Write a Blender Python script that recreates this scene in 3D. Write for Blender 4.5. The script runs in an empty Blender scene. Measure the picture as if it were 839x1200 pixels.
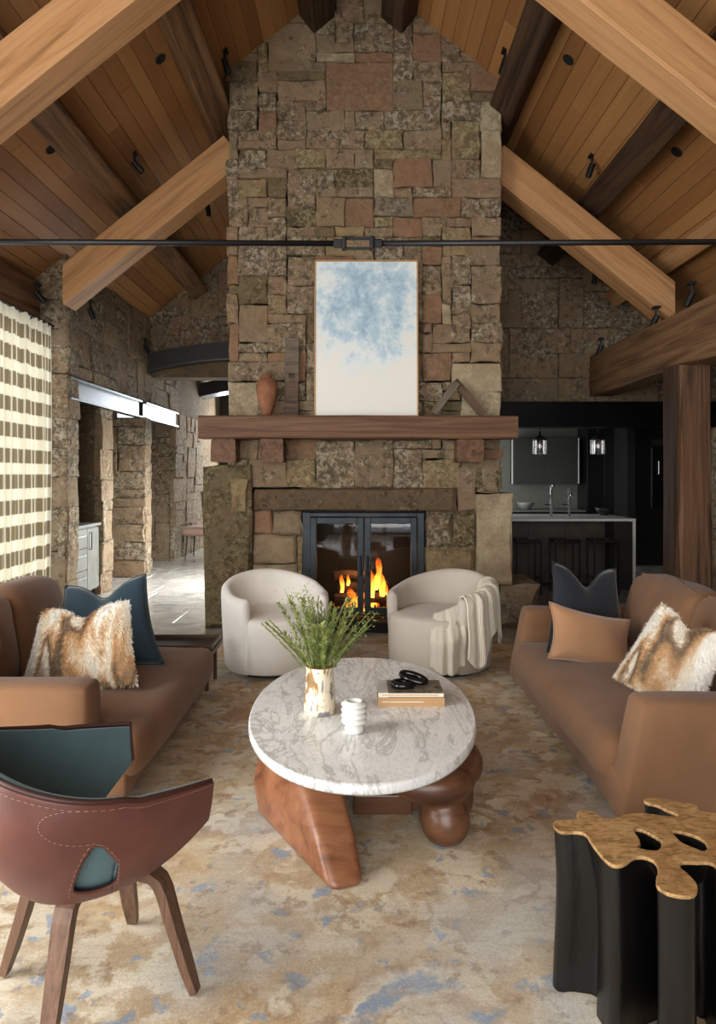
import bpy, bmesh, math, random
from mathutils import Vector, Matrix, noise as mnoise
PI = math.pi
sc = bpy.context.scene
col = sc.collection

# ------------------------------------------------------------------ camera
EYE = 1.5            # metres above the floor
FPX = 800.0          # focal length in pixels of the 839 x 1200 frame
cam_d = bpy.data.cameras.new('camera')
cam = bpy.data.objects.new('camera', cam_d); col.objects.link(cam)
cam.location = (0, 0, EYE); cam.rotation_euler = (PI/2, 0, 0)
cam_d.sensor_fit = 'HORIZONTAL'; cam_d.sensor_width = 36
cam_d.lens = 36*FPX/839; cam_d.shift_y = -44/839
cam_d.clip_start = .05; cam_d.clip_end = 200
sc.camera = cam

# ------------------------------------------------------------------ world and daylight
world = bpy.data.worlds.new('world'); sc.world = world; world.use_nodes = True
wb = world.node_tree.nodes['Background']
wb.inputs[0].default_value = (.80, .90, 1, 1); wb.inputs[1].default_value = 1.0

def area(name, loc, direction, sx, sy, power, color=(1, .985, .96)):
    d = bpy.data.lights.new(name, 'AREA'); d.shape = 'RECTANGLE'; d.size = sx; d.size_y = sy
    d.energy = power; d.color = color
    o = bpy.data.objects.new(name, d); col.objects.link(o); o.location = loc
    o.rotation_euler = Vector(direction).to_track_quat('-Z', 'Y').to_euler()
    return o
# daylight in the tall windows of the gable behind the camera and along the left wall
area('daylight_gable_window', (-.5, -3.35, 2.1), (0, 1, -.05), 4.6, 3.8, 190)
area('daylight_side_window', (-3.46, .8, 1.62), (1, 0, 0), 2.8, 5.8, 330)
area('daylight_curtain_window', (-3.47, 6.0, 1.6), (1, 0, 0), 2.8, 2.8, 28)
area('daylight_hall_window', (-1.95, 15.7, 2.2), (0, -1, -.25), 2.2, 2.6, 160, (.93, .97, 1))
area('daylight_hall_side_window', (-1.04, 9.6, 1.0), (-.6, -.3, -.85), 1.0, 1.9, 210, (.93, .97, 1))
area('kitchen_fill_light', (1.26, 10.9, 1.5), (1, .0, -.1), 1.2, 1.4, 22, (.95, .98, 1))  # added fill lamp that brightens the kitchen; no window is built here

sc.view_settings.view_transform = 'Standard'; sc.view_settings.look = 'None'
sc.view_settings.gamma = 1; sc.view_settings.use_curve_mapping = False
sc.view_settings.exposure = 0.64

# ------------------------------------------------------------------ helpers
def W(px, py, Y):
    return Vector(((px-419.5)*Y/FPX, Y, EYE-(py-556)*Y/FPX))
def wm(o):
    m = o.matrix_basis.copy()
    if o.parent: m = wm(o.parent) @ o.matrix_parent_inverse @ m
    return m
def obj(name, data, mat=None, parent=None, world=True, smooth=False):
    if isinstance(data, bmesh.types.BMesh):
        me = bpy.data.meshes.new(name)
        bmesh.ops.recalc_face_normals(data, faces=data.faces)
        data.to_mesh(me); data.free()
    else: me = data
    if mat and not me.materials: me.materials.append(mat)
    if smooth:
        for p in me.polygons: p.use_smooth = True
    o = bpy.data.objects.new(name, me); col.objects.link(o)
    if parent:
        o.parent = parent
        if world: o.matrix_parent_inverse = wm(parent).inverted()
    return o
def tag(o, label, cat, group=None):
    o['label'] = label; o['category'] = cat
    if group: o['group'] = group
    return o
def struct(o, label=None, cat=None):
    o['kind'] = 'structure'
    if label: o['label'] = label
    if cat: o['category'] = cat
    return o
def thing(name, loc, label, cat, group=None, rz=0):
    o = bpy.data.objects.new(name, None); col.objects.link(o); o.empty_display_size = .1
    o.location = loc; o.rotation_euler = (0, 0, rz)
    return tag(o, label, cat, group)
def bx(bm, x0, x1, y0, y1, z0, z1, bevel=0, seg=2):
    m = Matrix.Translation(((x0+x1)/2, (y0+y1)/2, (z0+z1)/2)) @ Matrix.Diagonal((abs(x1-x0), abs(y1-y0), abs(z1-z0), 1))
    r = bmesh.ops.create_cube(bm, size=1, matrix=m)
    if bevel:
        vs = set(r['verts']); es = [e for e in bm.edges if e.verts[0] in vs and e.verts[1] in vs]
        bmesh.ops.bevel(bm, geom=es, offset=bevel, segments=seg, profile=.5, affect='EDGES')
    return bm
def box(name, x0, x1, y0, y1, z0, z1, mat, parent=None, bevel=0, seg=2, world=True, smooth=False):
    return obj(name, bx(bmesh.new(), x0, x1, y0, y1, z0, z1, bevel, seg), mat, parent, world, smooth)
def tube(bm, pts, radii, n=10, caps=True):
    pts = [Vector(p) for p in pts]
    if not hasattr(radii, '__len__'): radii = [radii]*len(pts)
    rings = []; prev = None
    for i, p in enumerate(pts):
        t = (pts[min(i+1, len(pts)-1)]-pts[max(i-1, 0)]).normalized()
        if prev is None:
            a = Vector((0, 0, 1)) if abs(t.z) < .9 else Vector((1, 0, 0))
            u = t.cross(a).normalized()
        else: u = (prev - t*prev.dot(t)).normalized()
        prev = u; v = t.cross(u)
        rings.append([bm.verts.new(p+(u*math.cos(k*2*PI/n)+v*math.sin(k*2*PI/n))*radii[i]) for k in range(n)])
    for a, b in zip(rings, rings[1:]):
        for k in range(n): bm.faces.new((a[k], a[(k+1) % n], b[(k+1) % n], b[k]))
    if caps:
        bm.faces.new(rings[0][::-1]); bm.faces.new(rings[-1])
    return bm
def lathe(bm, prof, c=(0, 0, 0), n=32, cap=True):
    rings = []
    for r, z in prof:
        rings.append([bm.verts.new((c[0]+r*math.cos(k*2*PI/n), c[1]+r*math.sin(k*2*PI/n), c[2]+z)) for k in range(n)])
    for a, b in zip(rings, rings[1:]):
        for k in range(n): bm.faces.new((a[k], a[(k+1) % n], b[(k+1) % n], b[k]))
    if cap:
        bm.faces.new(rings[0][::-1]); bm.faces.new(rings[-1])
    return bm
def grid(bm, f, nu, nv, wrap_u=False):
    """f(u,v) with u,v in 0..1"""
    V = [[bm.verts.new(f(i/nu, j/nv)) for j in range(nv+1)] for i in range(nu if wrap_u else nu+1)]
    for i in range(nu):
        a = V[i]; b = V[(i+1) % len(V)]
        for j in range(nv): bm.faces.new((a[j], b[j], b[j+1], a[j+1]))
    return V
def mods(o, *specs):
    for typ, kw in specs:
        m = o.modifiers.new(typ.lower(), typ)
        for k, v in kw.items(): setattr(m, k, v)
    return o
def lin(c):
    return tuple(((x/255)/12.92 if x/255 <= .04045 else ((x/255+.055)/1.055)**2.4) for x in c)+(1,)

# ------------------------------------------------------------------ node materials
class NT:
    def __init__(s, name):
        s.m = bpy.data.materials.new(name); s.m.use_nodes = True
        s.t = s.m.node_tree; s.b = s.t.nodes['Principled BSDF']; s.out = s.t.nodes['Material Output']
    def n(s, typ, **kw):
        nd = s.t.nodes.new(typ)
        for k, v in kw.items(): setattr(nd, k, v)
        return nd
    def l(s, a, b): s.t.links.new(a, b)
    def set(s, nd, key, v):
        i = nd.inputs[key]
        if isinstance(v, bpy.types.NodeSocket): s.l(v, i)
        else: i.default_value = v
    def coord(s, kind='Object', scale=(1, 1, 1), rot=(0, 0, 0), loc=(0, 0, 0)):
        if kind == 'Position': v = s.n('ShaderNodeNewGeometry').outputs['Position']
        else: v = s.n('ShaderNodeTexCoord').outputs[kind]
        mp = s.n('ShaderNodeMapping'); s.l(v, mp.inputs[0])
        mp.inputs['Scale'].default_value = scale; mp.inputs['Rotation'].default_value = rot; mp.inputs['Location'].default_value = loc
        return mp.outputs[0]
    def noise(s, vec, scale=5, detail=4, rough=.55, dist=0, out='Fac'):
        nd = s.n('ShaderNodeTexNoise'); s.l(vec, nd.inputs['Vector'])
        nd.inputs['Scale'].default_value = scale; nd.inputs['Detail'].default_value = detail
        nd.inputs['Roughness'].default_value = rough; nd.inputs['Distortion'].default_value = dist
        return nd.outputs[out]
    def vor(s, vec, scale=5, feature='F1', out='Distance', rand=1):
        nd = s.n('ShaderNodeTexVoronoi', feature=feature); s.l(vec, nd.inputs['Vector'])
        nd.inputs['Scale'].default_value = scale; nd.inputs['Randomness'].default_value = rand
        return nd.outputs[out]
    def wave(s, vec, scale=5, dist=0, detail=2, dscale=1, bands='X', typ='BANDS'):
        nd = s.n('ShaderNodeTexWave', wave_type=typ); s.l(vec, nd.inputs['Vector'])
        if typ == 'BANDS': nd.bands_direction = bands
        nd.inputs['Scale'].default_value = scale; nd.inputs['Distortion'].default_value = dist
        nd.inputs['Detail'].default_value = detail; nd.inputs['Detail Scale'].default_value = dscale
        return nd.outputs['Fac']
    def ramp(s, fac, stops, interp='LINEAR'):
        nd = s.n('ShaderNodeValToRGB'); s.l(fac, nd.inputs[0]); r = nd.color_ramp; r.interpolation = interp
        while len(r.elements) < len(stops): r.elements.new(.5)
        for e, (p, c) in zip(r.elements, stops):
            e.position = p; e.color = lin(c) if len(c) == 3 else c
        return nd.outputs[0]
    def mix(s, fac, a, b, blend='MIX'):
        nd = s.n('ShaderNodeMix', data_type='RGBA', blend_type=blend)
        for key, v in ((0, fac), (6, a), (7, b)):
            if isinstance(v, bpy.types.NodeSocket): s.l(v, nd.inputs[key])
            else: nd.inputs[key].default_value = v if key == 0 else (lin(v) if len(v) == 3 else v)
        return nd.outputs[2]
    def math(s, op, a, b=0):
        nd = s.n('ShaderNodeMath', operation=op)
        for k, v in ((0, a), (1, b)): s.set(nd, k, v)
        return nd.outputs[0]
    def rnd(s): return s.n('ShaderNodeObjectInfo').outputs['Random']
    def bump(s, h, strength=.3, dist=.01):
        nd = s.n('ShaderNodeBump'); s.l(h, nd.inputs['Height']); nd.inputs['Strength'].default_value = strength
        nd.inputs['Distance'].default_value = dist; s.l(nd.outputs[0], s.b.inputs['Normal'])
    def base(s, c, rough=.6, metal=0, spec=.5):
        if isinstance(c, bpy.types.NodeSocket): s.l(c, s.b.inputs['Base Color'])
        else: s.b.inputs['Base Color'].default_value = lin(c)
        s.set(s.b, 'Roughness', rough); s.set(s.b, 'Metallic', metal); s.set(s.b, 'Specular IOR Level', spec)
        return s
M = {}
def stone_mat(name, ramp, lichen=.6, darkl=(80, 71, 57), light=(200, 187, 160), bs=.5, warm=(150, 116, 88)):
    t = NT(name); p = t.coord('Position'); r = t.rnd()
    base = t.ramp(r, ramp)
    big = t.noise(p, 2.6, 6, .65)
    base = t.mix(t.ramp(big, [(.42, (0, 0, 0)), (.66, (200, 200, 200))]), base, warm)
    base = t.mix(t.math('MULTIPLY', t.ramp(t.noise(p, 7, 6, .7, .5), [(.4, (0, 0, 0)), (.7, (255, 255, 255))]), .5), base, (112, 98, 78))
    # lichen: crusty blotches whose cover differs from stone to stone
    r2 = t.math('FRACT', t.math('MULTIPLY', r, 17.3)); patch = t.noise(p, 4.5, 4, .65)
    cover = t.math('ADD', t.math('MULTIPLY', t.math('SUBTRACT', patch, .5), 1.3), t.math('MULTIPLY', t.math('SUBTRACT', r2, .4), .5))
    sp = t.noise(p, 15, 9, .8, .5)
    dk = t.math('MULTIPLY', t.ramp(t.math('ADD', sp, t.math('MULTIPLY', cover, .30)), [(.50, (0, 0, 0)), (.60, (255, 255, 255))]), min(1, lichen*1.3))
    c = t.mix(dk, base, darkl)
    sp2 = t.noise(t.coord('Position', (1, 1, 1), (0, 0, 0), (5, 2, 8)), 19, 9, .82, .4)
    lt = t.math('MULTIPLY', t.ramp(t.math('ADD', sp2, t.math('MULTIPLY', cover, .22)), [(.55, (0, 0, 0)), (.63, (255, 255, 255))]), min(1, lichen*1.2))
    c = t.mix(lt, c, light)
    t.base(c, .92, 0, .15)
    h = t.math('ADD', t.math('MULTIPLY', t.noise(p, 9, 8, .72), 1.8), t.math('MULTIPLY', sp, 1.6))
    t.bump(h, min(1, bs*1.5), .035)
    M[name] = t.m
stone_mat('stone', [(0, (150, 131, 105)), (.3, (164, 141, 111)), (.55, (156, 137, 111)), (.75, (170, 147, 117)), (.9, (164, 135, 109)), (1, (148, 133, 111))])
stone_mat('stone_pink', [(0, (162, 124, 96)), (1, (156, 120, 94))], .3, (108, 88, 66), (180, 156, 124))
stone_mat('stone_pale', [(0, (204, 188, 154)), (1, (198, 180, 146))], .35, (136, 122, 96), (220, 208, 180))
stone_mat('stone_gold', [(0, (170, 148, 108)), (1, (162, 142, 106))], .5, (92, 82, 58), (196, 182, 142))
stone_mat('stone_olive', [(0, (148, 132, 100)), (1, (142, 126, 96))], .7, (88, 79, 57), (182, 168, 128), .8, (146, 118, 86))
stone_mat('stone_lintel', [(0, (128, 108, 84)), (1, (122, 104, 82))], .7, (70, 61, 48), (170, 154, 126), 1.0)
stone_mat('mortar', [(0, (104, 92, 72)), (1, (104, 92, 72))], .5)

def wood_mat(name, light, mid, dark, gscale=1.0, rough=.62, knots=.5, var=.15, bs=.15, spec=.3, axis=0):
    t = NT(name)
    stretch = [11, 11, 11]; stretch[axis] = .55
    p = t.coord('Object', tuple(x*gscale for x in stretch))
    info = t.rnd()
    off = t.n('ShaderNodeVectorMath', operation='ADD'); t.l(p, off.inputs[0])
    cmb = t.n('ShaderNodeCombineXYZ'); t.l(t.math('MULTIPLY', info, 37), cmb.inputs[0]); t.l(t.math('MULTIPLY', info, 91), cmb.inputs[1]); t.l(cmb.outputs[0], off.inputs[1])
    v = off.outputs[0]
    g = t.noise(v, 1.6, 6, .6, .9)
    c = t.ramp(g, [(.28, dark), (.45, mid), (.62, light), (.8, mid)])
    fine = t.noise(v, 7, 5, .7, .3)
    c = t.mix(t.math('MULTIPLY', t.ramp(fine, [(.45, (0, 0, 0)), (.75, (255, 255, 255))]), .35), c, dark)
    if knots:
        k = t.noise(v, .55, 2, .5, 1.5)
        c = t.mix(t.math('MULTIPLY', t.ramp(k, [(.64, (0, 0, 0)), (.74, (255, 255, 255))]), knots), c, dark)
    c = t.mix(t.math('MULTIPLY', t.math('SUBTRACT', info, .5), var*2), c, light, 'MIX') if var else c
    t.base(c, rough, 0, spec); t.bump(t.math('ADD', g, fine), bs, .01)
    M[name] = t.m
wood_mat('timber', (188, 143, 98), (174, 128, 84), (124, 86, 52), .7, var=.1)
wood_mat('timber_dark', (78, 56, 38), (56, 39, 26), (24, 17, 12), .8, var=.1, bs=.5)
wood_mat('timber_grey', (132, 100, 70), (106, 76, 50), (54, 38, 26), .8, var=.1, bs=.4)
wood_mat('post_wood', (112, 80, 56), (88, 61, 42), (44, 31, 22), .8, var=0, bs=.5)
wood_mat('mantel_wood', (120, 88, 64), (98, 68, 48), (58, 40, 29), .9, var=.1, bs=.4)
wood_mat('barn_wood', (116, 104, 88), (94, 82, 68), (54, 46, 38), 2, var=0, bs=.3)
wood_mat('barn_brown', (104, 82, 62), (82, 62, 46), (44, 33, 25), 2, var=0, bs=.3)
wood_mat('table_wood', (144, 96, 66), (124, 78, 52), (88, 54, 36), .55, .32, .3, 0, .04, .5)
wood_mat('table_wood_dark', (112, 74, 50), (92, 60, 40), (58, 36, 24), .55, .35, .3, 0, .05, .5)
wood_mat('leg_wood', (112, 84, 66), (96, 70, 54), (66, 46, 36), 3, .45, 0, 0, .04, .4, 2)
# ceiling boards: colour shifts from board to board
t = NT('ceiling_board'); p = t.coord('Object', (9, .5, 9)); r = t.rnd()
cmb = t.n('ShaderNodeCombineXYZ'); t.l(t.math('MULTIPLY', r, 71), cmb.inputs[0]); t.l(t.math('MULTIPLY', r, 33), cmb.inputs[1])
av = t.n('ShaderNodeVectorMath', operation='ADD'); t.l(p, av.inputs[0]); t.l(cmb.outputs[0], av.inputs[1])
g = t.noise(av.outputs[0], 2, 6, .6, .6)
c0 = t.ramp(r, [(0, (138, 95, 54)), (.25, (164, 117, 70)), (.5, (148, 102, 58)), (.75, (178, 131, 80)), (1, (130, 87, 48))])
t.base(t.mix(t.ramp(g, [(.35, (150, 150, 150)), (.65, (20, 20, 20))]), c0, (112, 70, 38)), .55, 0, .35); t.bump(g, .08); M['ceiling_board'] = t.m

def plain(name, c, rough=.5, metal=0, spec=.5, nz=0, nscale=20, bump=0):
    t = NT(name)
    if nz:
        p = t.coord('Object'); g = t.noise(p, nscale, 4, .6)
        c2 = tuple(max(0, x*(1-nz)) for x in c); cc = t.ramp(g, [(.3, c2), (.7, c)])
        t.base(cc, rough, metal, spec)
        if bump: t.bump(g, bump, .005)
    else: t.base(c, rough, metal, spec)
    M[name] = t.m
    return t
plain('black_metal', (22, 22, 24), .45, .3)
plain('black_steel', (26, 26, 28), .32, .75, nz=.3, nscale=4)
plain('bright_steel', (104, 108, 112), .3, .95, nz=.12, nscale=3)
plain('door_steel', (54, 61, 66), .45, .6, nz=.35, nscale=6)
plain('dark_hole', (8, 8, 8), .9)
plain('soot', (26, 22, 19), .9, nz=.5, nscale=9, bump=.4)
plain('chrome', (200, 200, 200), .12, 1)
plain('kitchen_dark', (44, 42, 40), .5, nz=.2, nscale=2)
plain('kitchen_panel', (66, 64, 58), .55, nz=.15, nscale=2)
plain('kitchen_wall', (128, 128, 118), .5, nz=.1)
plain('kitchen_black', (20, 19, 19), .35)
plain('island_front', (84, 72, 60), .5, nz=.25, nscale=4)
plain('white_stone', (236, 236, 232), .3)
plain('cabinet_grey', (122, 120, 110), .5, nz=.15, nscale=8)
plain('wall_dark', (70, 60, 50), .85, nz=.2)
plain('frame_black', (30, 28, 26), .5)
plain('clay', (152, 98, 66), .8, nz=.25, nscale=9, bump=.2)
plain('white_ceramic', (228, 228, 222), .28, nz=.04)
plain('black_ceramic', (14, 14, 15), .2)
plain('page', (226, 216, 196), .8)
plain('bowl', (150, 150, 146), .4)
plain('pink_fabric', (176, 142, 124), .9, nz=.15, nscale=60, bump=.2)
plain('stub', (30, 26, 24), .6)
plain('ochre_frame', (176, 132, 84), .5)
plain('bronze', (96, 78, 60), .4, .6)
plain('dark_leather', (38, 30, 26), .4)
plain('piping', (60, 32, 26), .5)
plain('thread', (158, 128, 114), .7)

def fabric(name, c, c2, scale=350, rough=.9, bump=.15, sheen=.3, patch=.12):
    t = NT(name); p = t.coord('Object')
    w = t.noise(p, scale, 2, .6); g = t.noise(p, 3, 3, .6)
    cc = t.mix(t.ramp(g, [(.3, (0, 0, 0)), (.7, (255, 255, 255))]), t.ramp(w, [(.3, c2), (.7, c)]), t.ramp(w, [(.3, tuple(x*(1-patch) for x in c2)), (.7, tuple(x*(1-patch) for x in c))]))
    t.base(cc, rough, 0, .2); t.set(t.b, 'Sheen Weight', sheen); t.set(t.b, 'Sheen Roughness', .5)
    t.bump(w, bump, .002); M[name] = t.m
fabric('sofa_fabric', (131, 95, 67), (121, 88, 62), sheen=.12)
fabric('tan_satin', (176, 132, 94), (168, 124, 88), rough=.45, sheen=.5)
fabric('teal_velvet', (44, 66, 78), (36, 56, 68), rough=.75, sheen=.35)
fabric('navy_velvet', (31, 35, 43), (26, 30, 38), rough=.75, sheen=.3)
fabric('boucle', (238, 234, 226), (226, 220, 210), 220, .95, .3, .2, .04)
fabric('boucle_grey', (194, 184, 170), (182, 172, 158), 220, .95, .3, .2, .04)
fabric('teal_wool', (92, 116, 120), (78, 102, 108), rough=.85, sheen=.1)
# leather
t = NT('brown_leather'); p = t.coord('Object'); g = t.noise(p, 8, 5, .6); v = t.vor(p, 260)
t.base(t.ramp(g, [(.3, (80, 44, 37)), (.7, (96, 54, 45))]), .42, 0, .45); t.bump(v, .08, .002); M['brown_leather'] = t.m
# knitted throw
t = NT('knit'); p = t.coord('UV'); w = t.wave(t.coord('UV', (1, 1, 1)), 9, 1.5, 2, 2, 'X'); n2 = t.noise(p, 90, 3, .6)
t.base(t.ramp(t.math('ADD', t.math('MULTIPLY', w, .6), t.math('MULTIPLY', n2, .5)), [(.2, (226, 214, 188)), (.7, (252, 246, 228))]), .95, 0, .1)
t.bump(t.math('ADD', w, n2), .7, .01); M['knit'] = t.m
# fur
t = NT('fur'); p = t.coord('Object'); w = t.noise(t.coord('Object', (1.5, 1.5, .34), (0, .25, 0), (3.1, 0, 1.7)), 3.6, 2, .45, .5); n2 = t.noise(p, 40, 3, .6)
cc = t.ramp(t.math('ADD', w, t.math('MULTIPLY', t.math('SUBTRACT', n2, .5), .07)), [(.40, (250, 246, 238)), (.45, (242, 230, 208)), (.485, (222, 184, 136)), (.515, (196, 160, 120)), (.54, (132, 114, 98)), (.565, (190, 162, 128)), (.60, (248, 240, 226))])
t.base(cc, .85, 0, .2); M['fur'] = t.m
# marble
t = NT('marble'); p = t.coord('Object', (1, 1, 1), (0, 0, -.5)); pw = t.coord('Object', (3.2, .9, 1), (0, 0, -.55))
a = t.noise(pw, 1.7, 8, .62, 1.6); b = t.noise(pw, 4.2, 8, .7, 2.2)
vein = t.math('ABSOLUTE', t.math('SUBTRACT', a, .5)); vein2 = t.math('ABSOLUTE', t.math('SUBTRACT', b, .5))
c = t.ramp(t.noise(p, 2.4, 6, .6, .6), [(.3, (224, 225, 222)), (.55, (240, 241, 239)), (.75, (214, 215, 212))])
c = t.mix(t.math('MULTIPLY', t.ramp(vein, [(0, (255, 255, 255)), (.035, (0, 0, 0))]), .6), c, (150, 148, 140))
c = t.mix(t.math('MULTIPLY', t.ramp(vein2, [(0, (255, 255, 255)), (.022, (0, 0, 0))]), .4), c, (128, 124, 112))
t.base(c, .28, 0, .5); M['marble'] = t.m
# floor slate
t = NT('slate'); p = t.coord('Position'); r = t.rnd(); g = t.noise(p, 4, 6, .65, .8)
c = t.mix(t.ramp(g, [(.35, (0, 0, 0)), (.7, (255, 255, 255))]), t.ramp(r, [(0, (142, 138, 130)), (.5, (158, 152, 142)), (1, (134, 131, 126))]), (184, 178, 166))
t.base(c, t.ramp(g, [(.3, (70, 70, 70)), (.7, (120, 120, 120))]), 0, .5); t.bump(g, .22, .02); M['slate'] = t.m
# rug: worn oriental pattern of medallions on a sandy field
t = NT('rug_wool'); p = t.coord('Position')
dn = t.noise(p, 7, 3, .6, 0, 'Color'); dv = t.n('ShaderNodeVectorMath', operation='MULTIPLY_ADD'); t.l(dn, dv.inputs[0]); dv.inputs[1].default_value = (.11, .11, 0); t.l(p, dv.inputs[2])
P2 = dv.outputs[0]
BW = lambda lo, hi: [(lo, (0, 0, 0)), (hi, (255, 255, 255))]
g1 = t.noise(P2, 1.3, 5, .6); g2 = t.noise(P2, 5.5, 5, .65); g3 = t.noise(t.coord('Position', (1.5, 9, 1)), 4, 5, .65)
c = t.ramp(g1, [(.32, (172, 150, 120)), (.44, (196, 178, 148)), (.54, (174, 152, 122)), (.62, (206, 194, 170)), (.75, (186, 168, 138))])
c = t.mix(t.math('MULTIPLY', t.ramp(g2, BW(.48, .55)), .8), c, (214, 205, 184))
petal = t.math('MULTIPLY', t.math('SUBTRACT', t.noise(p, 11, 3, .55), .5), .22)
# broad medallions, worn through in places
d1 = t.math('ADD', t.vor(P2, 1.2, rand=.8), petal)
med = t.ramp(d1, [(.05, (168, 122, 80)), (.10, (214, 190, 148)), (.17, (224, 212, 186)), (.205, (116, 142, 172)), (.26, (124, 150, 178)), (.285, (222, 212, 190)), (.33, (176, 144, 104)), (.40, (204, 182, 146))])
worn = t.ramp(t.noise(P2, 3.2, 4, .65), BW(.40, .54))
c = t.mix(t.math('MULTIPLY', t.math('MULTIPLY', t.ramp(d1, [(.38, (255, 255, 255)), (.44, (0, 0, 0))]), worn), .85), c, med)
# smaller blossoms
d2 = t.math('ADD', t.vor(P2, 3.1, rand=.9), t.math('MULTIPLY', petal, 1.4))
blo = t.ramp(d2, [(.08, (150, 116, 82)), (.13, (222, 212, 190)), (.24, (226, 216, 192)), (.28, (158, 130, 98)), (.32, (190, 164, 126))])
c = t.mix(t.math('MULTIPLY', t.math('MULTIPLY', t.ramp(d2, [(.31, (255, 255, 255)), (.35, (0, 0, 0))]), t.ramp(t.noise(P2, 3.7, 3, .6), BW(.45, .53))), .75), c, blo)
# scattered blue and brown leaves
c = t.mix(t.math('MULTIPLY', t.ramp(t.noise(P2, 9, 3, .6), BW(.60, .65)), .75), c, (126, 150, 176))
v4 = t.ramp(t.noise(t.coord('Position', (1, 1, 1), (0, 0, 0), (7, 3, 0)), 10, 4, .65), BW(.57, .63)); c = t.mix(t.math('MULTIPLY', v4, .65), c, (142, 114, 84))
v5 = t.ramp(t.noise(t.coord('Position', (1, 1, 1), (0, 0, 0), (2, 9, 0)), 1.1, 3, .6), BW(.48, .60)); c = t.mix(t.math('MULTIPLY', v5, .45), c, (174, 184, 190))
c = t.mix(t.math('MULTIPLY', t.ramp(g3, BW(.5, .68)), .3), c, (158, 132, 100))
spk = t.noise(p, 95, 4, .8); c = t.mix(t.math('MULTIPLY', t.ramp(spk, BW(.5, .66)), .4), c, (150, 126, 96)); c = t.mix(t.math('MULTIPLY', t.ramp(t.noise(p, 120, 4, .8, .3), BW(.54, .68)), .45), c, (236, 228, 206))
pile = t.noise(p, 420, 2, .7)
t.base(c, .97, 0, .05); t.bump(t.math('ADD', pile, spk), .35, .006); M['rug_wool'] = t.m
# painting
t = NT('canvas_paint'); p = t.coord('Object'); g = t.noise(p, 4.2, 9, .72, .25); sx = t.n('ShaderNodeSeparateXYZ'); t.l(p, sx.inputs[0])
dx = t.math('POWER', t.math('MULTIPLY', t.math('ADD', sx.outputs[0], -.02), 1.45), 2); dz = t.math('POWER', t.math('MULTIPLY', t.math('ADD', sx.outputs[2], -1.14), 1.35), 2)
blob = t.math('SUBTRACT', 1, t.math('ADD', dx, dz)); f = t.math('ADD', t.math('MULTIPLY', blob, .45), t.math('MULTIPLY', t.math('SUBTRACT', g, .5), 1.5))
c = t.ramp(f, [(-.0, (232, 230, 220)), (.2, (222, 230, 230)), (.34, (186, 208, 220)), (.5, (156, 184, 202)), (.7, (124, 154, 180))])
wsh = t.ramp(t.noise(p, 7, 6, .7, 1.4), [(.52, (0, 0, 0)), (.64, (255, 255, 255))]); c = t.mix(t.math('MULTIPLY', wsh, .55), c, (228, 232, 230))
t.base(c, .7, 0, .2); t.bump(g, .1, .004); M['canvas_paint'] = t.m
# curtain: broad taupe bands of fine vertical stripes on cream, light shows through
t = NT('curtain_plaid'); p = t.coord('UV'); sx = t.n('ShaderNodeSeparateXYZ'); t.l(p, sx.inputs[0])
bz = t.math('FRACT', t.math('MULTIPLY', sx.outputs[1], 12.4)); band = t.ramp(bz, [(.40, (0, 0, 0)), (.44, (255, 255, 255)), (.96, (255, 255, 255)), (1, (0, 0, 0))])
vs = t.math('FRACT', t.math('MULTIPLY', sx.outputs[0], 52)); vst = t.ramp(vs, [(.72, (255, 255, 255)), (.86, (130, 130, 130))])
cc = t.mix(t.math('MULTIPLY', band, vst), (232, 226, 204), (132, 118, 92))
thin = t.ramp(vs, [(.05, (255, 255, 255)), (.12, (0, 0, 0))]); cc = t.mix(t.math('MULTIPLY', thin, .25), cc, (176, 164, 134))
t.base(cc, .9, 0, .1)
tr = t.n('ShaderNodeBsdfTranslucent'); t.l(cc, tr.inputs[0]); mx = t.n('ShaderNodeMixShader'); mx.inputs[0].default_value = .55
t.l(t.b.outputs[0], mx.inputs[1]); t.l(tr.outputs[0], mx.inputs[2]); t.l(mx.outputs[0], t.out.inputs[0]); M['curtain_plaid'] = t.m
# glass
def glass(name, fac=.1, tint=(1, 1, 1, 1), rough=.03):
    t = NT(name); a = t.n('ShaderNodeBsdfTransparent'); a.inputs[0].default_value = tint
    g = t.n('ShaderNodeBsdfGlossy'); g.inputs['Roughness'].default_value = rough
    mx = t.n('ShaderNodeMixShader'); mx.inputs[0].default_value = fac
    t.l(a.outputs[0], mx.inputs[1]); t.l(g.outputs[0], mx.inputs[2]); t.l(mx.outputs[0], t.out.inputs[0]); M[name] = t.m
glass('door_glass', .035, (.85, .85, .85, 1)); glass('window_glass', .06); glass('pendant_glass', .45, (.8, .8, .8, 1), .1)
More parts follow.
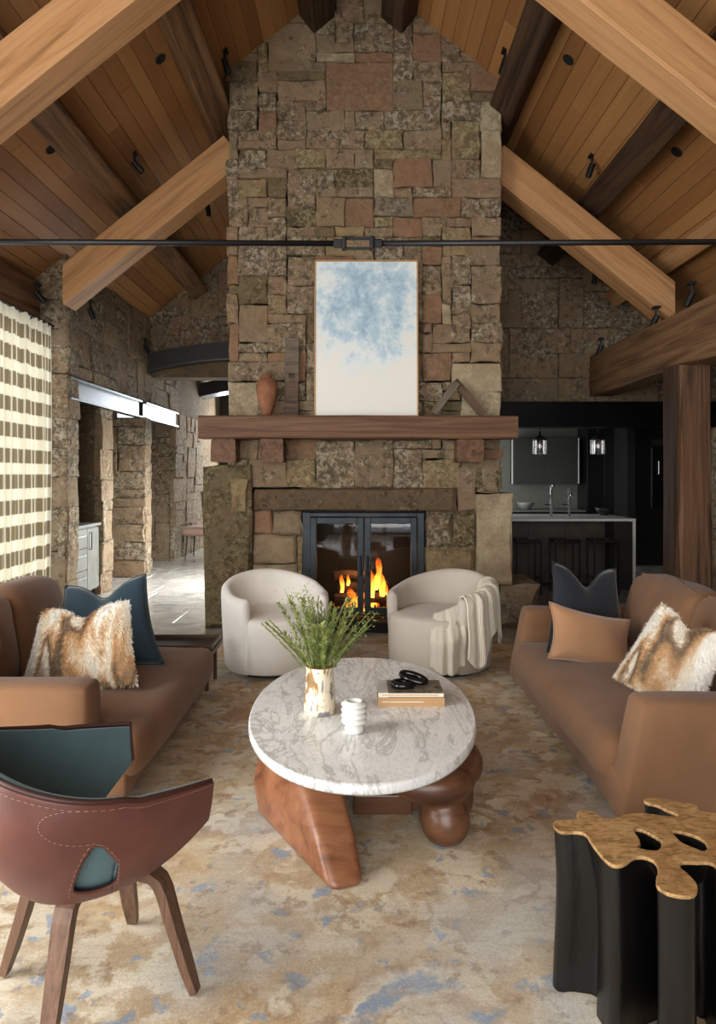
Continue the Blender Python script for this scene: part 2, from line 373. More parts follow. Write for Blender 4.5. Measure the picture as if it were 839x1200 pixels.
# flame: hotter near its root
t = NT('flame'); p = t.coord('Generated'); sx = t.n('ShaderNodeSeparateXYZ'); t.l(p, sx.inputs[0])
nz = t.noise(t.coord('Object'), 14, 3, .6); h = t.math('ADD', sx.outputs[2], t.math('MULTIPLY', t.math('SUBTRACT', nz, .5), .5))
e = t.n('ShaderNodeEmission'); t.l(t.ramp(h, [(.0, (255, 176, 70)), (.3, (255, 150, 46)), (.7, (240, 96, 20)), (1, (150, 40, 8))]), e.inputs[0])
t.l(t.ramp(h, [(0, (1, 1, 1, 1)), (1, (.25, .25, .25, 1))]), e.inputs[1])
ms = t.math('MULTIPLY', t.ramp(h, [(0, (1, 1, 1, 1)), (1, (.2, .2, .2, 1))]), 5.0); t.l(ms, e.inputs[1])
tp = t.n('ShaderNodeBsdfTransparent'); mx = t.n('ShaderNodeMixShader')
t.l(t.ramp(t.math('ADD', h, t.math('MULTIPLY', nz, .3)), [(.35, (240, 240, 240)), (1, (60, 60, 60))]), mx.inputs[0]); t.l(tp.outputs[0], mx.inputs[1]); t.l(e.outputs[0], mx.inputs[2]); t.l(mx.outputs[0], t.out.inputs[0]); M['flame'] = t.m
t = NT('ember'); p = t.coord('Object'); g = t.noise(p, 22, 4, .6)
t.base(t.ramp(g, [(.3, (20, 15, 12)), (.7, (48, 34, 26))]), .9); t.l(t.ramp(g, [(.5, (0, 0, 0)), (.62, (255, 90, 14))]), t.b.inputs['Emission Color']); t.set(t.b, 'Emission Strength', 2.2); M['ember'] = t.m
t = NT('burnt_log'); p = t.coord('Object', (1, 8, 8)); g = t.noise(p, 3, 5, .6)
t.base(t.ramp(g, [(.3, (28, 20, 15)), (.7, (92, 62, 40))]), .9); t.bump(g, .6, .02); M['burnt_log'] = t.m
t = NT('sky_light'); e = t.n('ShaderNodeEmission'); e.inputs[0].default_value = (.92, .96, 1, 1); e.inputs[1].default_value = 2.2; t.l(e.outputs[0], t.out.inputs[0]); M['sky_light'] = t.m
t = NT('lamp_glow'); e = t.n('ShaderNodeEmission'); e.inputs[0].default_value = (1, .95, .86, 1); e.inputs[1].default_value = 1.0; t.l(e.outputs[0], t.out.inputs[0]); M['lamp_glow'] = t.m
# stump table
t = NT('stump_top'); p = t.coord('Position'); g = t.noise(p, 9, 6, .65, 1.2); f2 = t.noise(t.coord('Position', (1, 3, 1)), 26, 5, .7, .8)
c = t.ramp(g, [(.25, (108, 78, 46)), (.45, (160, 122, 76)), (.6, (182, 146, 98)), (.78, (128, 94, 56))])
t.base(t.mix(t.math('MULTIPLY', t.ramp(f2, [(.46, (0, 0, 0)), (.62, (255, 255, 255))]), .7), c, (92, 66, 38)), .55, 0, .35); t.bump(f2, .15, .006); M['stump_top'] = t.m
t = NT('stump_black'); p = t.coord('Position', (1, 1, .3)); g = t.noise(p, 12, 5, .6)
t.base(t.ramp(g, [(.3, (7, 6, 6)), (.75, (17, 16, 15))]), .34, 0, .5); t.bump(g, .25, .02); M['stump_black'] = t.m
# vase glaze
t = NT('vase_glaze'); p = t.coord('Object'); g = t.noise(t.coord('Object', (1, 1, .6)), 11, 4, .55, .9)
c = t.ramp(g, [(.30, (110, 94, 74)), (.41, (158, 122, 74)), (.45, (226, 212, 184)), (.55, (232, 220, 196)), (.59, (128, 130, 140)), (.66, (146, 128, 96))])
t.base(c, .3, 0, .5); M['vase_glaze'] = t.m
t = NT('leaf'); r = t.noise(t.coord('Position'), 26, 2, .5)
t.base(t.ramp(r, [(.3, (78, 88, 46)), (.5, (120, 130, 68)), (.7, (170, 174, 110))]), .6, 0, .3); M['leaf'] = t.m
plain('stem', (120, 136, 66), .6)
plain('book_tan', (176, 138, 96), .7)
t = NT('book_cover'); p = t.coord('Generated'); g = t.noise(t.coord('Generated', (1, 1, 1)), 6, 4, .6)
sx = t.n('ShaderNodeSeparateXYZ'); t.l(p, sx.inputs[0])
c = t.ramp(g, [(.4, (60, 56, 50)), (.5, (140, 130, 112)), (.6, (84, 78, 68))]); c = t.mix(t.ramp(sx.outputs[0], [(.14, (255, 255, 255)), (.16, (0, 0, 0))]), c, (206, 206, 200))
t.base(c, .4, 0, .4); M['book_cover'] = t.m

# ================================================================== STRUCTURE
RIDGE, PITCH = 6.48, .8
TH = math.atan(PITCH); CT, ST = math.cos(TH), math.sin(TH)
def zceil(x): return RIDGE-PITCH*abs(x)
def frame_obj(name, bm, mat, c, ax, ay, az, parent=None):
    """mesh in local axes ax, ay, az centred at c"""
    o = obj(name, bm, mat, None)
    m = Matrix((ax, ay, az)).transposed().to_4x4(); m.translation = c
    if parent:
        o.parent = parent; o.matrix_parent_inverse = wm(parent).inverted()
    o.matrix_basis = m
    return o
def beam(name, p0, p1, w, h, up, mat, parent=None, seed=0, rough=.006, cut=0):
    """squared timber: length along local x, w along y, h along z"""
    p0 = Vector(p0); p1 = Vector(p1); ax = (p1-p0).normalized(); L = (p1-p0).length
    up = Vector(up); az = (up-ax*up.dot(ax)).normalized(); ay = az.cross(ax)
    rg = random.Random(seed); bm = bmesh.new(); n = max(2, int(L/.5)); rings = []
    ch = min(w, h)*.06
    prof = [(-w/2+ch, -h/2), (w/2-ch, -h/2), (w/2, -h/2+ch), (w/2, h/2-ch), (w/2-ch, h/2), (-w/2+ch, h/2), (-w/2, h/2-ch), (-w/2, -h/2+ch)]
    for i in range(n+1):
        x = -L/2+L*i/n
        rings.append([bm.verts.new((x, y+rg.uniform(-rough, rough), z+rg.uniform(-rough, rough))) for y, z in prof])
    if cut:
        for v in rings[-1]: v.co.x -= v.co.z*cut
    for a, b in zip(rings, rings[1:]):
        for k in range(8): bm.faces.new((a[k], a[(k+1) % 8], b[(k+1) % 8], b[k]))
    bm.faces.new(rings[0][::-1]); bm.faces.new(rings[-1])
    return frame_obj(name, bm, mat, (p0+p1)/2, ax, ay, az, parent)

def pack(nu, nv, seed, mask, fixed=(), wmax=6):
    rg = random.Random(seed); occ = [[False]*nv for _ in range(nu)]; out = []
    for (a, b, c, d, m) in fixed:
        out.append((a, b, c, d, m))
        for i in range(int(math.floor(a+.01)), int(math.ceil(c-.01))):
            for j in range(int(math.floor(b+.01)), int(math.ceil(d-.01))):
                if 0 <= i < nu and 0 <= j < nv: occ[i][j] = True
    for i in range(nu):
        for j in range(nv):
            if not mask(i+.5, j+.5): occ[i][j] = True
    for j in range(nv):
        i = 0
        while i < nu:
            if occ[i][j]: i += 1; continue
            w = rg.choices((1, 2, 3, 4, 5, 6), (1, 4, 6, 5, 3, 1))[0]; w = min(w, wmax)
            h = rg.choices((1, 2, 3, 4), (4, 6, 4, 1))[0]
            if w <= 1: h = max(2, h)
            ww = 0
            while ww < w and i+ww < nu and not occ[i+ww][j]: ww += 1
            if i+ww < nu and not occ[i+ww][j] and (i+ww+1 >= nu or occ[i+ww+1][j]): ww += 1
            hh = 1
            while hh < h and j+hh < nv and all(not occ[i+k][j+hh] for k in range(ww)): hh += 1
            for a in range(ww):
                for b in range(hh): occ[i+a][j+b] = True
            out.append((i, j, i+ww, j+hh, None)); i += ww
    return out
def stone_piece(name, parent, rg, O, U, V, N, u0, v0, u1, v1, proud, back, mat, jit=.012, gap=.002, bev=.009):
    """one squared stone: U right, V up, N out of the wall"""
    w = u1-u0; h = v1-v0; cu = (u0+u1)/2; cv = (v0+v1)/2; j = min(jit, .1*min(w, h))
    out = []
    nx = 3 if w > .22 else 2; ny = 3 if h > .22 else 2
    P = [(k/nx, 0) for k in range(nx)]+[(1, k/ny) for k in range(ny)]+[(1-k/nx, 1) for k in range(nx)]+[(0, 1-k/ny) for k in range(ny)]
    for s, q in P: out.append((u0+gap+s*(w-2*gap)+rg.uniform(-j, j), v0+gap+q*(h-2*gap)+rg.uniform(-j, j)))
    b = min(bev*rg.uniform(.6, 1.5), .22*min(w, h)); n = len(out); bm = bmesh.new()
    C = O+U*cu+V*cv
    def pt(u, v, d): return U*(u-cu)+V*(v-cv)+N*d
    r0 = [bm.verts.new(pt(u, v, -back)) for u, v in out]
    r1 = [bm.verts.new(pt(u, v, proud-b*rg.uniform(.6, 1.3))) for u, v in out]
    tu = rg.uniform(-.035, .035); tv = rg.uniform(-.04, .04)
    def ins(u, v):
        du = u-cu; dv = v-cv; k = 1-b/max(.03, math.hypot(du, dv))*1.1
        return cu+du*k, cv+dv*k
    r2 = []
    for u, v in out:
        a, c = ins(u, v); r2.append(bm.verts.new(pt(a, c, proud+tu*(a-cu)+tv*(c-cv)+rg.uniform(-.006, .006))))
    ctr = bm.verts.new(pt(cu+rg.uniform(-.2, .2)*w, cv+rg.uniform(-.2, .2)*h, proud+rg.uniform(-.004, .012)))
    for A, B in ((r0, r1), (r1, r2)):
        for k in range(n): bm.faces.new((A[k], A[(k+1) % n], B[(k+1) % n], B[k]))
    for k in range(n): bm.faces.new((r2[k], r2[(k+1) % n], ctr))
    o = obj(name, bm, mat, None)
    if parent: o.parent = parent; o.matrix_parent_inverse = wm(parent).inverted()
    o.location = C
    return o
def stonework(parent, O, U, V, N, nu, nv, unit, seed, mask=lambda a, b: True, fixed=(), depth=.03, vary=.018, back=.06, edge=None, mats=None, wmax=6):
    O, U, V, N = map(Vector, (O, U, V, N)); rg = random.Random(seed+999); k = 0
    for (a, b, c, d, m) in pack(nu, nv, seed, mask, fixed, wmax):
        bk = back; u0, u1 = a*unit, c*unit
        if edge:
            if a <= 0: bk = edge; u0 -= rg.uniform(0, .025)
            if c >= nu: bk = edge; u1 += rg.uniform(0, .025)
        mt = M[m] if m else (M['stone'] if not mats else M[rg.choices(*mats)[0]])
        stone_piece('stone', parent, rg, O, U, V, N, u0, b*unit, u1, d*unit, depth+rg.uniform(-vary, vary), bk, mt); k += 1
    return k

# ---- floor with flagstones where they show
bm = bmesh.new(); bx(bm, -6.5, 6.5, -3.6, 17, -.2, -.012)
floor = struct(obj('floor', bm, M['slate']), 'grey brown slate floor of the great room', 'floor')
rg = random.Random(5); slabs = {}
y = 5.3; row = 0
while y < 15.4:
    d = rg.choice((.55, .7, .9)); x = -4.6-rg.random()*.6
    while x < (2.6 if y < 6.8 else -.9):
        w = rg.choice((.6, .9, 1.2, .75)); key = (w, d)
        if key not in slabs:
            b = bmesh.new(); bx(b, -w/2+.004, w/2-.004, -d/2+.004, d/2-.004, -.03, 0, .004, 1)
            me = bpy.data.meshes.new('flagstone'); b.to_mesh(me); b.free(); me.materials.append(M['slate']); slabs[key] = me
        o = obj('flagstone', slabs[key], None, floor); o.location = (x+w/2, y+d/2, rg.uniform(-.002, .001))
        x += w
    y += d

# ---- ceiling: boards along the ridge, two slopes
bm = bmesh.new()
for s in (-1, 1):
    n = Vector((s*ST, 0, CT))
    a = [Vector((0, -3.7, RIDGE)), Vector((0, 17, RIDGE)), Vector((s*3.9, 17, zceil(3.9))), Vector((s*3.9, -3.7, zceil(3.9)))]
    lo = [bm.verts.new(v+n*.025) for v in a]; hi = [bm.verts.new(v+n*.15) for v in a]
    bm.faces.new(lo); bm.faces.new(hi)
    for k in range(4): bm.faces.new((lo[k], lo[(k+1) % 4], hi[(k+1) % 4], hi[k]))
ceiling = struct(obj('ceiling', bm, M['wall_dark']), 'pitched ceiling of warm brown wooden boards', 'ceiling')
rg = random.Random(11); bw = .148; pl = {}
for s in (-1, 1):
    for i in range(33):
        sl = (i+.5)*bw; y = -3.6-rg.random()*2
        while y < 10.9:
            L = rg.choice((3.2, 3.8, 4.4, 5.0, 5.6))
            if y+L < -.2: y += L; continue
            if L not in pl:
                b = bmesh.new(); bx(b, -bw/2+.0015, bw/2-.0015, -L/2+.001, L/2-.001, 0, .024, .003, 1)
                me = bpy.data.meshes.new('board'); b.to_mesh(me); b.free(); me.materials.append(M['ceiling_board']); pl[L] = me
            o = obj('board', pl[L], None, ceiling)
            o.rotation_euler = (0, s*TH, 0); o.location = (s*CT*sl, y+L/2, RIDGE-ST*sl+rg.uniform(-.001, .001))
            y += L
# ---- recessed downlights
def downlight(px, py, label, r=.05):
    s = 1 if px > 419 else -1
    Y = (RIDGE-EYE)/((556-py)/FPX+PITCH*abs(px-419.5)/FPX); X = (px-419.5)*Y/FPX
    th = thing('downlight', (X, Y, zceil(X)), label, 'light', 'recessed downlights in the board ceiling'); th.rotation_euler = (0, s*TH, 0)
    bm = bmesh.new(); lathe(bm, [(r*.86, -.004), (r, -.006), (r*1.08, -.004), (r*1.08, .004)], n=24, cap=False); obj('trim_ring', bm, M['black_metal'], th, False)
    bm = bmesh.new(); lathe(bm, [(r*.9, -.002), (r*.6, .012), (r*.4, .018)], n=24); obj('aperture', bm, M['dark_hole'], th, False)
downlight(188, 69, 'round black downlight in the ceiling boards left of the chimney, high up near the ridge')
downlight(60, 175, 'round black downlight in the ceiling boards low down towards the curtain wall')
downlight(666, 70, 'round black downlight in the ceiling boards on the kitchen side, high up near the ridge')
downlight(793, 178, 'round black downlight in the ceiling boards low down towards the timber post')
downlight(716, 57, 'larger black round ceiling opening half hidden by the pale near rafter', .085)

# ---- purlins
def purlin(s, Xc, y0, y1, mat, label, w=.27, d=.25, seed=0):
    sl = (Xc+ST*d)/CT; c = Vector((s*CT*sl, 0, RIDGE-ST*sl)); n = Vector((-s*ST, 0, -CT)); c = c+n*(d/2-.004)
    o = beam('purlin', (c.x, y0, c.z), (c.x, y1, c.z), w, d, -n, mat, seed=seed)
    return tag(o, label, 'beam')
purlin(-1, .32, -.8, 6.74, M['timber_dark'], 'dark rough purlin by the ridge, on the curtain side of the chimney', seed=1)
purlin(1, .32, -.8, 6.74, M['timber_dark'], 'dark rough purlin by the ridge, on the kitchen side of the chimney', seed=2)
purlin(-1, 1.37, -.8, 10.45, M['timber_grey'], 'brown weathered purlin meeting the chimney corner on the curtain side', seed=3)
purlin(1, 1.39, -.8, 8.74, M['timber_dark'], 'dark charred purlin meeting the chimney corner on the kitchen side', seed=4)
purlin(-1, 2.39, -.8, 10.45, M['timber_grey'], 'brown weathered purlin halfway down the roof slope on the curtain side', seed=5)
purlin(1, 2.39, -.8, 8.74, M['timber_dark'], 'dark charred purlin halfway down the roof slope on the kitchen side', seed=6)
purlin(1, 3.22, -.8, 8.74, M['timber'], 'brown purlin low on the roof slope just above the plate on the kitchen side', .2, .16, seed=7)

# ---- trusses
def rafter(s, x0, x1, Yc, w, parent, seed, name='rafter', mat='timber'):
    h = .33; zc = lambda x: 5.63-.8*x+h/2/CT
    return beam(name, (s*x0, Yc, zc(x0)), (s*x1, Yc, zc(x1)), w, h, (0, 0, 1), M[mat], parent, seed, .004, PITCH if name != 'rafter' else 0)
tr = thing('roof_truss', (0, 4.45, 3.0), 'pale timber roof truss with black iron tie rod spanning the room', 'truss')
rafter(-1, .0, 3.5, 4.45, .29, tr, 21); rafter(1, .0, 3.12, 4.45, .29, tr, 22)
def rodz(x): return 3.005+.014*abs(x)/3
bm = bmesh.new(); tube(bm, [(-3.4, 4.45, rodz(3.4)), (-.12, 4.45, rodz(.1))], .019, 12); tube(bm, [(.12, 4.45, rodz(.1)), (3.1, 4.45, rodz(3.1))], .019, 12)
rod = obj('tie_rod', bm, M['black_metal'], tr, smooth=True); rod['label'] = 'black iron tie rod'
bm = bmesh.new()
for sgn in (-1, 1):
    bx(bm, sgn*.105, sgn*.075, 4.41, 4.49, 2.965, 3.045, .008); bx(bm, sgn*.16, sgn*.10, 4.425, 4.475, 2.98, 3.03, .008)
    bx(bm, -.09, .09, 4.44, 4.46, 3.005+sgn*.032-.008, 3.005+sgn*.032+.008, .003)
obj('turnbuckle', bm, M['black_metal'], rod)
for s, lab in ((-1, 'pale timber rafter running from the chimney down to the stone wall on the curtain side'), (1, 'pale timber rafter running from the chimney down to the plate above the timber post')):
    o = rafter(s, 1.27 if s < 0 else 1.39, 3.0 if s < 0 else 3.22, 7.1, .33, None, 30+s, 'chimney_rafter'); tag(o, lab, 'beam')
o = beam('timber_plate', (-3.60, -3, 3.33), (-3.60, 7.47, 3.33), .24, .55, (0, 0, 1), M['timber_grey'], seed=41); tag(o, 'brown timber wall plate above the curtain', 'beam')
o = beam('timber_plate', (3.12, -3, 2.76), (3.12, 8.75, 2.76), .30, .52, (0, 0, 1), M['timber_grey'], seed=42); tag(o, 'heavy brown timber plate resting on the post, kitchen side', 'beam')
pt = thing('timber_post', (3.145, 6.35, 0), 'squared reclaimed timber post carrying the plate beside the kitchen', 'post')
beam('shaft', (3.085, 6.35, 0.0), (3.085, 6.35, 2.5), .29, .26, (0, 1, 0), M['post_wood'], pt, 43, .01)
beam('side_plank', (2.925, 6.40, 0.0), (2.925, 6.40, 2.5), .03, .22, (0, 1, 0), M['timber_dark'], pt, 44, .004)

# ---- side wall on the curtain side
wl = struct(box('wall_left', -3.95, -3.55, -3.6, -2.2, 0, 3.9, M['wall_dark']), 'stone wall and window wall on the curtain side', 'wall')
box('wall_head', -3.95, -3.72, -3.6, 7.49, 3.02, 3.75, M['wall_dark'], wl)
# pilaster, wall over the steel lintel, piers
box('core', -3.9, -3.23, 7.53, 7.62, 0, 3.95, M['mortar'], wl)
box('core', -3.9, -3.23, 7.62, 12.0, 2.58, 3.95, M['mortar'], wl)
box('core', -3.9, -3.23, 8.54, 8.90, 0, 2.58, M['mortar'], wl)
box('core', -3.9, -3.10, 9.95, 10.2, 0, 2.33, M['mortar'], wl)
box('core', -3.9, -3.23, 12.0, 16, 0, 3.95, M['mortar'], wl)
X1, Y1, Z1 = Vector((1, 0, 0)), Vector((0, 1, 0)), Vector((0, 0, 1))
stonework(wl, (-3.52, 7.53, 0), X1, Z1, -Y1, 2, 24, .163, 61, depth=.03, edge=.25)
stonework(wl, (-3.23, 7.50, 2.60), Y1, Z1, X1, 21, 9, .143, 62)
stonework(wl, (-3.23, 7.50, 0), Y1, Z1, X1, 1, 18, .14, 63, depth=.02)
stonework(wl, (-3.23, 8.52, 0), Y1, Z1, X1, 3, 18, .13, 64)
stonework(wl, (-3.62, 9.95, 0), X1, Z1, -Y1, 4, 18, .129, 65, edge=.2, wmax=3)
stonework(wl, (-3.10, 9.95, 0), Y1, Z1, X1, 2, 18, .129, 66, depth=.015, vary=.01)
stonework(wl, (-3.23, 10.5, 2.6), Y1, Z1, X1, 12, 10, .14, 67)
stonework(wl, (-3.23, 11.95, 0), Y1, Z1, X1, 18, 18, .144, 68)
stonework(wl, (-3.9, 12.0, 0), X1, Z1, -Y1, 4, 16, .165, 69, depth=.02)
box('core', -4.6, -4.3, 7.6, 12.2, 0, 2.6, M['mortar'], wl)      # room seen through the openings
stonework(wl, (-4.30, 8.9, 0), Y1, Z1, X1, 8, 13, .2, 70, depth=.02)
# window wall by the curtain
w1 = struct(box('window_1', -3.60, -3.55, -2.2, 7.45, 0, .08, M['frame_black']), 'tall black framed window wall behind the curtain', 'window')
for yy in (-2.2, -.6, 1, 2.6, 4.2, 5.8, 7.42): box('mullion', -3.61, -3.53, yy-.03, yy+.03, .08, 3.02, M['frame_black'], w1)
for k in range(6): box('pane', -3.58, -3.572, -2.17+1.6*k, -.63+1.6*k, .08, 3.02, M['window_glass'], w1)
# gable window wall behind the camera
wf = struct(box('wall_front', -3.95, -2.95, -3.6, -3.4, 0, 4.2, M['wall_dark']), 'window gable wall facing the fireplace', 'wall')
box('wall_side', 1.9, 3.4, -3.6, -3.4, 0, 4.2, M['wall_dark'], wf); box('wall_head', -3.9, 3.9, -3.6, -3.4, 4.2, 6.5, M['wall_dark'], wf)
w2 = struct(box('window_2', -2.95, 1.9, -3.55, -3.48, 0, .08, M['frame_black']), 'tall gable window facing the fireplace', 'window')
for xx in (-2.92, -1.75, -.55, .65, 1.87): box('mullion', xx-.03, xx+.03, -3.55, -3.47, .08, 4.2, M['frame_black'], w2)
# wall and flat ceiling on the kitchen side aisle
wr = struct(box('wall_right', 5.4, 5.6, -3.6, 12.4, 0, 3.0, M['wall_dark']), 'plain dark wall of the aisle beyond the timber post', 'wall')
box('aisle_ceiling', 3.3, 5.6, -3.6, 12.4, 3.02, 3.15, M['wall_dark'], wr)
box('wall_end', 3.3, 5.6, -3.6, -3.4, 0, 3.1, M['wall_dark'], wr)

# ---- gables behind the chimney
wbl = struct(box('wall_back', -3.9, -.9, 10.56, 10.9, 3.0, 6.6, M['mortar']), 'rough stone gable above the curved steel beam', 'wall')
def arch_z(x): return 3.52-.20*((x+1.75)/1.5)**2
nU = 17; un = .14
stonework(wbl, (-3.28, 10.56, 3.1), X1, Z1, -Y1, nU, 20, un, 71, mask=lambda a, b: 3.1+b*un > arch_z(-3.28+a*un)-.08 and 3.1+b*un < zceil(-3.28+a*un)+.2)
wbr = struct(box('wall_back', 1.1, 5.5, 8.82, 9.1, 2.42, 6.0, M['mortar']), 'rough stone gable above the black kitchen beam', 'wall')
stonework(wbr, (1.3, 8.82, 2.42), X1, Z1, -Y1, 16, 20, .16, 72, mask=lambda a, b: 2.42+b*.16 < zceil(1.3+a*.16)+.2)
box('pier_core', 4.62, 5.4, 8.82, 9.1, 0, 2.42, M['mortar'], wbr)
stonework(wbr, (4.60, 8.82, 0), X1, Z1, -Y1, 5, 15, .16, 73)
o = box('steel_beam', 1.2, 5.4, 8.60, 8.95, 2.10, 2.42, M['black_steel'], bevel=.01); tag(o, 'long black steel beam over the kitchen opening', 'beam')
# curved steel beams of the hall
def arch_beam(Y0, Y1_, dz, label):
    th = thing('arched_beam', (-1.75, Y0, 3.2+dz), label, 'beam', 'curved black beams of the hall')
    def mk(name, mat, z0, z1, ya, yb):
        bm = bmesh.new(); n = 20; ring = []
        for i in range(n+1):
            x = -3.22+(2.94)*i/n; z = arch_z(x)+dz
            ring.append([bm.verts.new((x, yy, z+zz)) for yy, zz in ((ya, z0), (yb, z0), (yb, z1), (ya, z1))])
        for a, b in zip(ring, ring[1:]):
            for k in range(4): bm.faces.new((a[k], a[(k+1) % 4], b[(k+1) % 4], b[k]))
        bm.faces.new(ring[0]); bm.faces.new(ring[-1]); obj(name, bm, mat, th)
    mk('web', M['frame_black'], -.25, 0, Y0, Y0+.06)
    mk('soffit', M['bright_steel'], -.27, -.25, Y0-.01, Y1_)
    mk('back_web', M['frame_black'], -.25, 0, Y1_-.06, Y1_-.005)
arch_beam(10.38, 10.95, 0, 'curved black steel beam under the rough stone gable')
arch_beam(13.9, 14.4, .02, 'farther curved black beam in front of the bright hall window')
# hall: end wall with window, right side, ceiling
we = struct(box('wall_end', -3.9, -.8, 16.0, 16.2, 0, .35, M['wall_dark']), 'end wall of the hall with the bright window', 'wall')
box('wall_head', -3.9, -.8, 16.0, 16.2, 3.6, 4.2, M['wall_dark'], we); box('wall_side', -3.9, -3.05, 16.0, 16.2, .35, 3.6, M['wall_dark'], we)
w3 = struct(box('window_3', -3.05, -.8, 16.05, 16.1, .35, .42, M['frame_black']), 'bright hall window under the curved beam', 'window')
for xx in (-3.02, -2.3, -1.55, -.83): box('mullion', xx-.025, xx+.025, 16.04, 16.1, .4, 3.6, M['frame_black'], w3)
box('glazing_bar', -3.05, -.8, 16.04, 16.1, 2.62, 2.67, M['frame_black'], w3)
box('pane', -3.05, -.8, 16.07, 16.08, .4, 3.6, M['window_glass'], w3)
wh = struct(box('wall_hall', -.95, -.75, 8.75, 16.2, 0, 4.2, M['wall_dark']), 'plaster wall of the hall behind the chimney', 'wall')
box('hall_ceiling', -3.9, -.75, 10.95, 16.2, 3.95, 4.1, M['wall_dark'], wh)
w4 = struct(box('window_4', -.975, -.955, 9.05, 11.35, .55, .62, M['frame_black']), 'side window of the hall behind the chimney', 'window')
for yy in (9.08, 10.2, 11.32): box('mullion', -.975, -.955, yy-.025, yy+.025, .62, 2.85, M['frame_black'], w4)
# steel channel lintel along the stone wall
th = thing('steel_lintel', (-3.2, 8.8, 2.33), 'pale grey steel channel lintel over the wall openings', 'beam')
for y0, y1 in ((7.50, 9.98), (10.18, 12.0)):
    box('web', -3.26, -3.205, y0, y1, 2.35, 2.56, M['bright_steel'], th)
    box('flange', -3.26, -3.15, y0, y1, 2.555, 2.58, M['bright_steel'], th, .003); box('flange', -3.26, -3.15, y0, y1, 2.33, 2.355, M['bright_steel'], th, .003)

# ================================================================== FIREPLACE
YC = 6.70
fp = thing('fireplace', (0.06, YC, 0), 'tall rough stone fireplace and chimney rising to the ridge', 'fireplace')
FX0, FX1, FZ0, FZ1 = -.54, .65, .115, 1.125          # firebox opening
bm = bmesh.new()
bx(bm, -1.24, FX0-.02, YC+.05, 8.75, 0, 5.6); bx(bm, FX1+.02, 1.365, YC+.05, 8.75, 0, 5.6)
bx(bm, -1.24, 1.365, YC+.05, 8.75, FZ1+.02, 5.45); bx(bm, -.75, .88, YC+.05, 8.75, 5.4, 6.0)
bx(bm, FX0-.02, FX1+.02, YC+.75, 8.75, 0, FZ1+.02)
obj('chimney_core', bm, M['mortar'], fp)
U28 = (1.394+1.27)/28
zc0 = 1.365
def fx(x0, y0, x1, y1, m):                             # pixel rectangle on the chimney face to grid units, snapped
    s = YC/FPX
    a = round(((x0-419.5)*s+1.27)/U28); c = round(((x1-419.5)*s+1.27)/U28)
    b = round((EYE-(y1-556)*s-zc0)/U28); d = round((EYE-(y0-556)*s-zc0)/U28)
    return (a, b, max(c, a+1), max(d, b+1), m)
fixed = [fx(386, 69, 462, 131, 'stone_pink'), fx(365, 58, 412, 76, 'stone_pale'), fx(464, 190, 504, 215, 'stone_pink'), fx(440, 176, 518, 190, 'stone_gold'),
         fx(268, 452, 302, 487, 'stone_pale'), fx(546, 455, 586, 487, 'stone_pale'), fx(308, 345, 338, 368, 'stone_gold'), fx(534, 426, 586, 455, 'stone_pale'),
         fx(462, 250, 500, 272, 'stone_pink'), fx(268, 420, 336, 452, 'stone'), fx(276, 207, 318, 230, 'stone_gold'), fx(490, 345, 514, 378, 'stone_pink'),
         fx(500, 412, 526, 445, 'stone_pink'), fx(566, 148, 586, 207, 'stone_pale'), fx(350, 174, 386, 200, 'stone_gold'), fx(440, 200, 464, 226, 'stone_pale'),
         fx(332, 514, 375, 543, 'stone_pink'), fx(375, 514, 412, 572, 'stone'), fx(412, 514, 464, 572, 'stone'), fx(464, 524, 500, 572, 'stone'),
         fx(268, 295, 282, 332, 'stone_pink'), fx(268, 376, 284, 420, 'stone_pink'), fx(400, 228, 440, 260, 'stone_pink')]
def chim_mask(a, b):
    X = -1.27+a*U28; z = zc0+b*U28
    if z < 1.58 and X < -1.06: return False
    return z < zceil(X)+.10
stonework(fp, (-1.27, YC, zc0), X1, Z1, -Y1, 28, 54, U28, 5, mask=chim_mask, fixed=fixed, depth=.0, vary=.016, back=.09, edge=.9,
          mats=(['stone', 'stone_gold', 'stone_pink', 'stone_olive', 'stone_pale'], [24, 1.6, 1.2, 3, .4]))
rgf = random.Random(77); S = YC/FPX
def low(x0, y0, x1, y1, m, proud=0, back=.35, jit=.014, bev=.03, name='stone'):
    return stone_piece(name, fp, rgf, Vector((0, YC, 0)), X1, Z1, -Y1, (x0-419.5)*S, max(0, EYE-(y1-556)*S), (x1-419.5)*S, EYE-(y0-556)*S, proud, back, M[m], jit, .003, bev)
low(240, 546, 297, 742, 'stone_olive', .07, .5, .02, .05, 'jamb_slab'); low(557, 578, 600, 684, 'stone_pale', .06, .5, .010, .03, 'jamb_slab')
low(272, 561, 292, 600, 'stone_gold', .086, .02, .02, .012, 'chipped_face')
low(584, 684, 631, 742, 'stone', .10, .6, .02, .06); low(556, 684, 584, 742, 'stone', .05)
low(297, 572, 536, 599, 'stone_lintel', .035, .3, .012, .03, 'lintel_stone')
low(536, 545, 560, 599, 'stone'); low(560, 540, 586, 578, 'stone')
for r in [(297, 599, 319, 626, 'stone_pink'), (319, 599, 354, 627, 'stone'), (297, 627, 348, 661, 'stone'), (348, 627, 355, 690, 'stone_gold'), (297, 661, 348, 690, 'stone_pale'), (297, 690, 355, 742, 'stone_gold'),
          (499, 599, 530, 642, 'stone'), (530, 599, 557, 642, 'stone_olive'), (497, 642, 557, 682, 'stone_gold'), (499, 682, 557, 742, 'stone')]:
    low(*r, proud=.01)
box('hearth_slab', -.98, 1.12, 6.45, 7.4, 0, .10, M['soot'], fp, .012)
